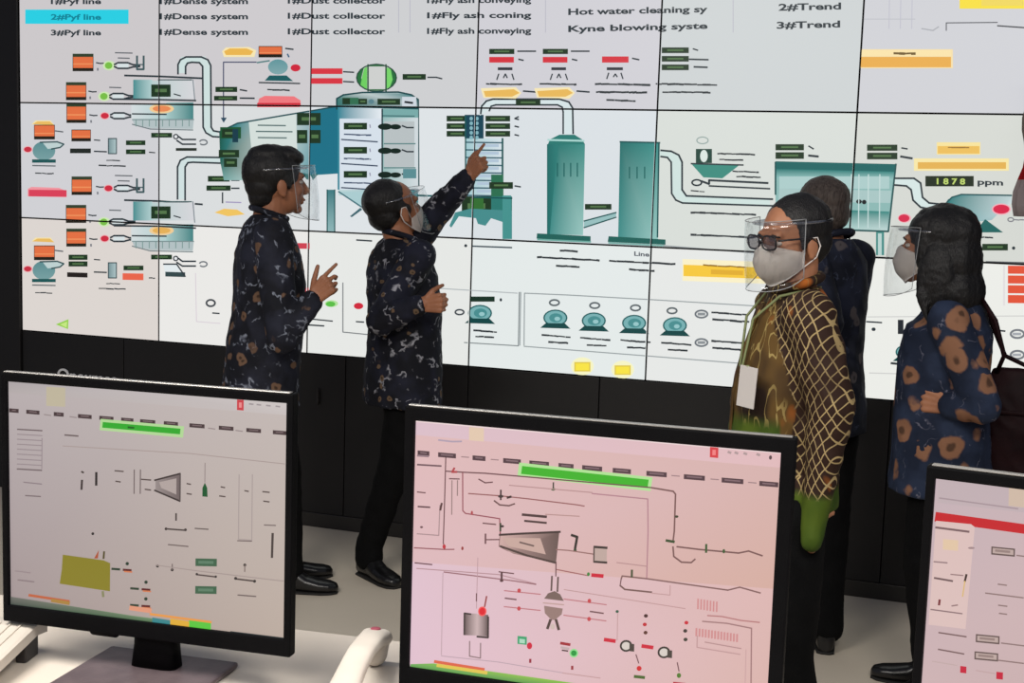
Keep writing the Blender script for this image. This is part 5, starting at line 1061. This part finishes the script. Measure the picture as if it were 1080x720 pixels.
for v in bm.verts:
    a = math.atan2(v.co.y*3, v.co.x); f = 1+.10*math.sin(a*9)
    v.co.x *= f; v.co.y *= 1+.3*math.sin(a*9+1)
finish('flag_cloth', bm, M_FLAG, flag)
bm = bmesh.new(); tube(bm, [Vector((0, 0, .03)), Vector((0, 0, 2.55))], .012, 12); ellip(bm, (0, 0, 2.57), (.022, .022, .03)); finish('pole', bm, M_SILVER, flag)
bm = bmesh.new(); loft(bm, [(Vector((0, 0, .0)), Vector((.16, 0, 0)), Vector((0, .16, 0))), (Vector((0, 0, .02)), Vector((.155, 0, 0)), Vector((0, .155, 0))), (Vector((0, 0, .05)), Vector((.04, 0, 0)), Vector((0, .04, 0))), (Vector((0, 0, .12)), Vector((.02, 0, 0)), Vector((0, .02, 0)))], 32); finish('base', bm, M_SILVER, flag)

# ------------------------------------------------------------------ telephones
def telephone(label, loc, rz, full=True):
    root = empty('telephone', loc, rz); tag(root, label, 'telephone', 'white telephones on the desk')
    bm = bmesh.new()
    prof = [(-.115, .022), (-.10, .030), (.0, .045), (.09, .066), (.115, .064)]; W2 = .095
    vr = []
    for y, z in prof:
        vr.append([bm.verts.new((x, y, zz)) for x, zz in ((-W2, .004), (-W2, z-.004), (-W2+.006, z), (W2-.006, z), (W2, z-.004), (W2, .004))])
    for p, q in zip(vr[:-1], vr[1:]):
        for i in range(6): bm.faces.new((p[i], p[(i+1) % 6], q[(i+1) % 6], q[i]))
    bm.faces.new(vr[0]); bm.faces.new(list(reversed(vr[-1])))
    finish('phone_body', bm, M_WHITEP, root, smooth=False)
    zt = lambda y: np.interp(y, [p[0] for p in prof], [p[1] for p in prof])
    for r_ in range(5):
        for c_ in range(4):
            y = -.085+r_*.024; x = .000+c_*.024; bm = bmesh.new(); box(bm, (x, y, zt(y)+.002), (.016, .013, .007), .0015); finish('key', bm, M_KEY if c_ < 3 else M_DARKP, root, smooth=False)
    bm = bmesh.new(); box(bm, (.036, .070, zt(.07)+.001), (.085, .030, .004), .001); finish('display_window', bm, M_KEY, root, smooth=False)
    hs_ = finish_handset(root); return root
def finish_handset(root):
    bm = bmesh.new()
    rings = []
    for k in range(21):
        t = k/20; y = -.112+.224*t; e = abs(2*t-1); z = .082 + .016*(1-e**2) - .006*e
        z += .028*t + .006; w_ = .0225+.0060*e**3; h_ = .012+.004*e**2
        if e > .97: w_ *= .72; h_ *= .6
        rings.append((Vector((-.060, y, z)), Vector((w_, 0, 0)), Vector((0, -.002, h_))))
    loft(bm, rings, 24, power=2.8)
    for y, z in ((-.09, .056), (.09, .086)): capsule(bm, (-.060, y, z+.012), (-.060, y, z), .023, .021, 18)
    h = remesh(bm, .0028, 'handset', M_WHITEP, root, None, 2)
    bm = bmesh.new(); ellip(bm, (-.060, .090, .1288), (.009, .009, .0022), n=14); finish('red_logo', bm, mat('faded red mark', (150, 70, 84), .5), h)
    bm = bmesh.new(); pts = [Vector((-.060, -.118, .07))]
    for k in range(90): a = k*.9; pts.append(Vector((-.066-.0006*k+.006*math.cos(a), -.125-.0012*(k if k < 40 else 80-k)+.0, .018+.006*math.sin(a) if k > 12 else .07-.0043*k)))
    tube(bm, pts, .0016, 6); finish('coiled_cord', bm, M_WHITEP, root)
    return h
pp = onz(352, 716, .79)
telephone('white telephone with a red mark on its handset, between left and middle monitors', (3.7185, -3.587, .7505), R(10))
# white keyboard at the left edge
pk = onz(50, 662, .795); ck = Matrix.Rotation(R(14), 3, 'Z') @ Vector((.12, .15, 0))
kb = empty('document_tray', (pk.x-ck.x, pk.y-ck.y, .7505), R(14)); tag(kb, 'white wedge shaped plastic desk unit at the lower left corner of the photo', 'desk unit')
bm = bmesh.new(); pr = [(-.15, .030), (-.12, .040), (.11, .066), (.15, .060)]; vr = []
for y, z in pr:
    vr.append([bm.verts.new((x, y, zz)) for x, zz in ((-.12, z-.022), (-.12, z-.003), (-.114, z), (.114, z), (.12, z-.003), (.12, z-.022))])
for p, q in zip(vr[:-1], vr[1:]):
    for i in range(6): bm.faces.new((p[i], p[(i+1) % 6], q[(i+1) % 6], q[i]))
bm.faces.new(vr[0]); bm.faces.new(list(reversed(vr[-1]))); finish('shell', bm, M_WHITEP, kb, smooth=False)
bm = bmesh.new()
bm.free()
for x in (-.10, .10):
    for y, h_ in ((-.10, .021), (.11, .042)):
        bm = bmesh.new(); box(bm, (x, y, h_/2), (.02, .05, h_), .003); finish('foot', bm, M_DARKP, kb, smooth=False)
for k in range(3):
    bm = bmesh.new(); box(bm, (.095-.02*k, 0, .0545), (.003, .22, .003), .0008, Matrix.Rotation(R(6.4), 4, 'X')); finish('ridge', bm, M_KEY, kb, smooth=False)
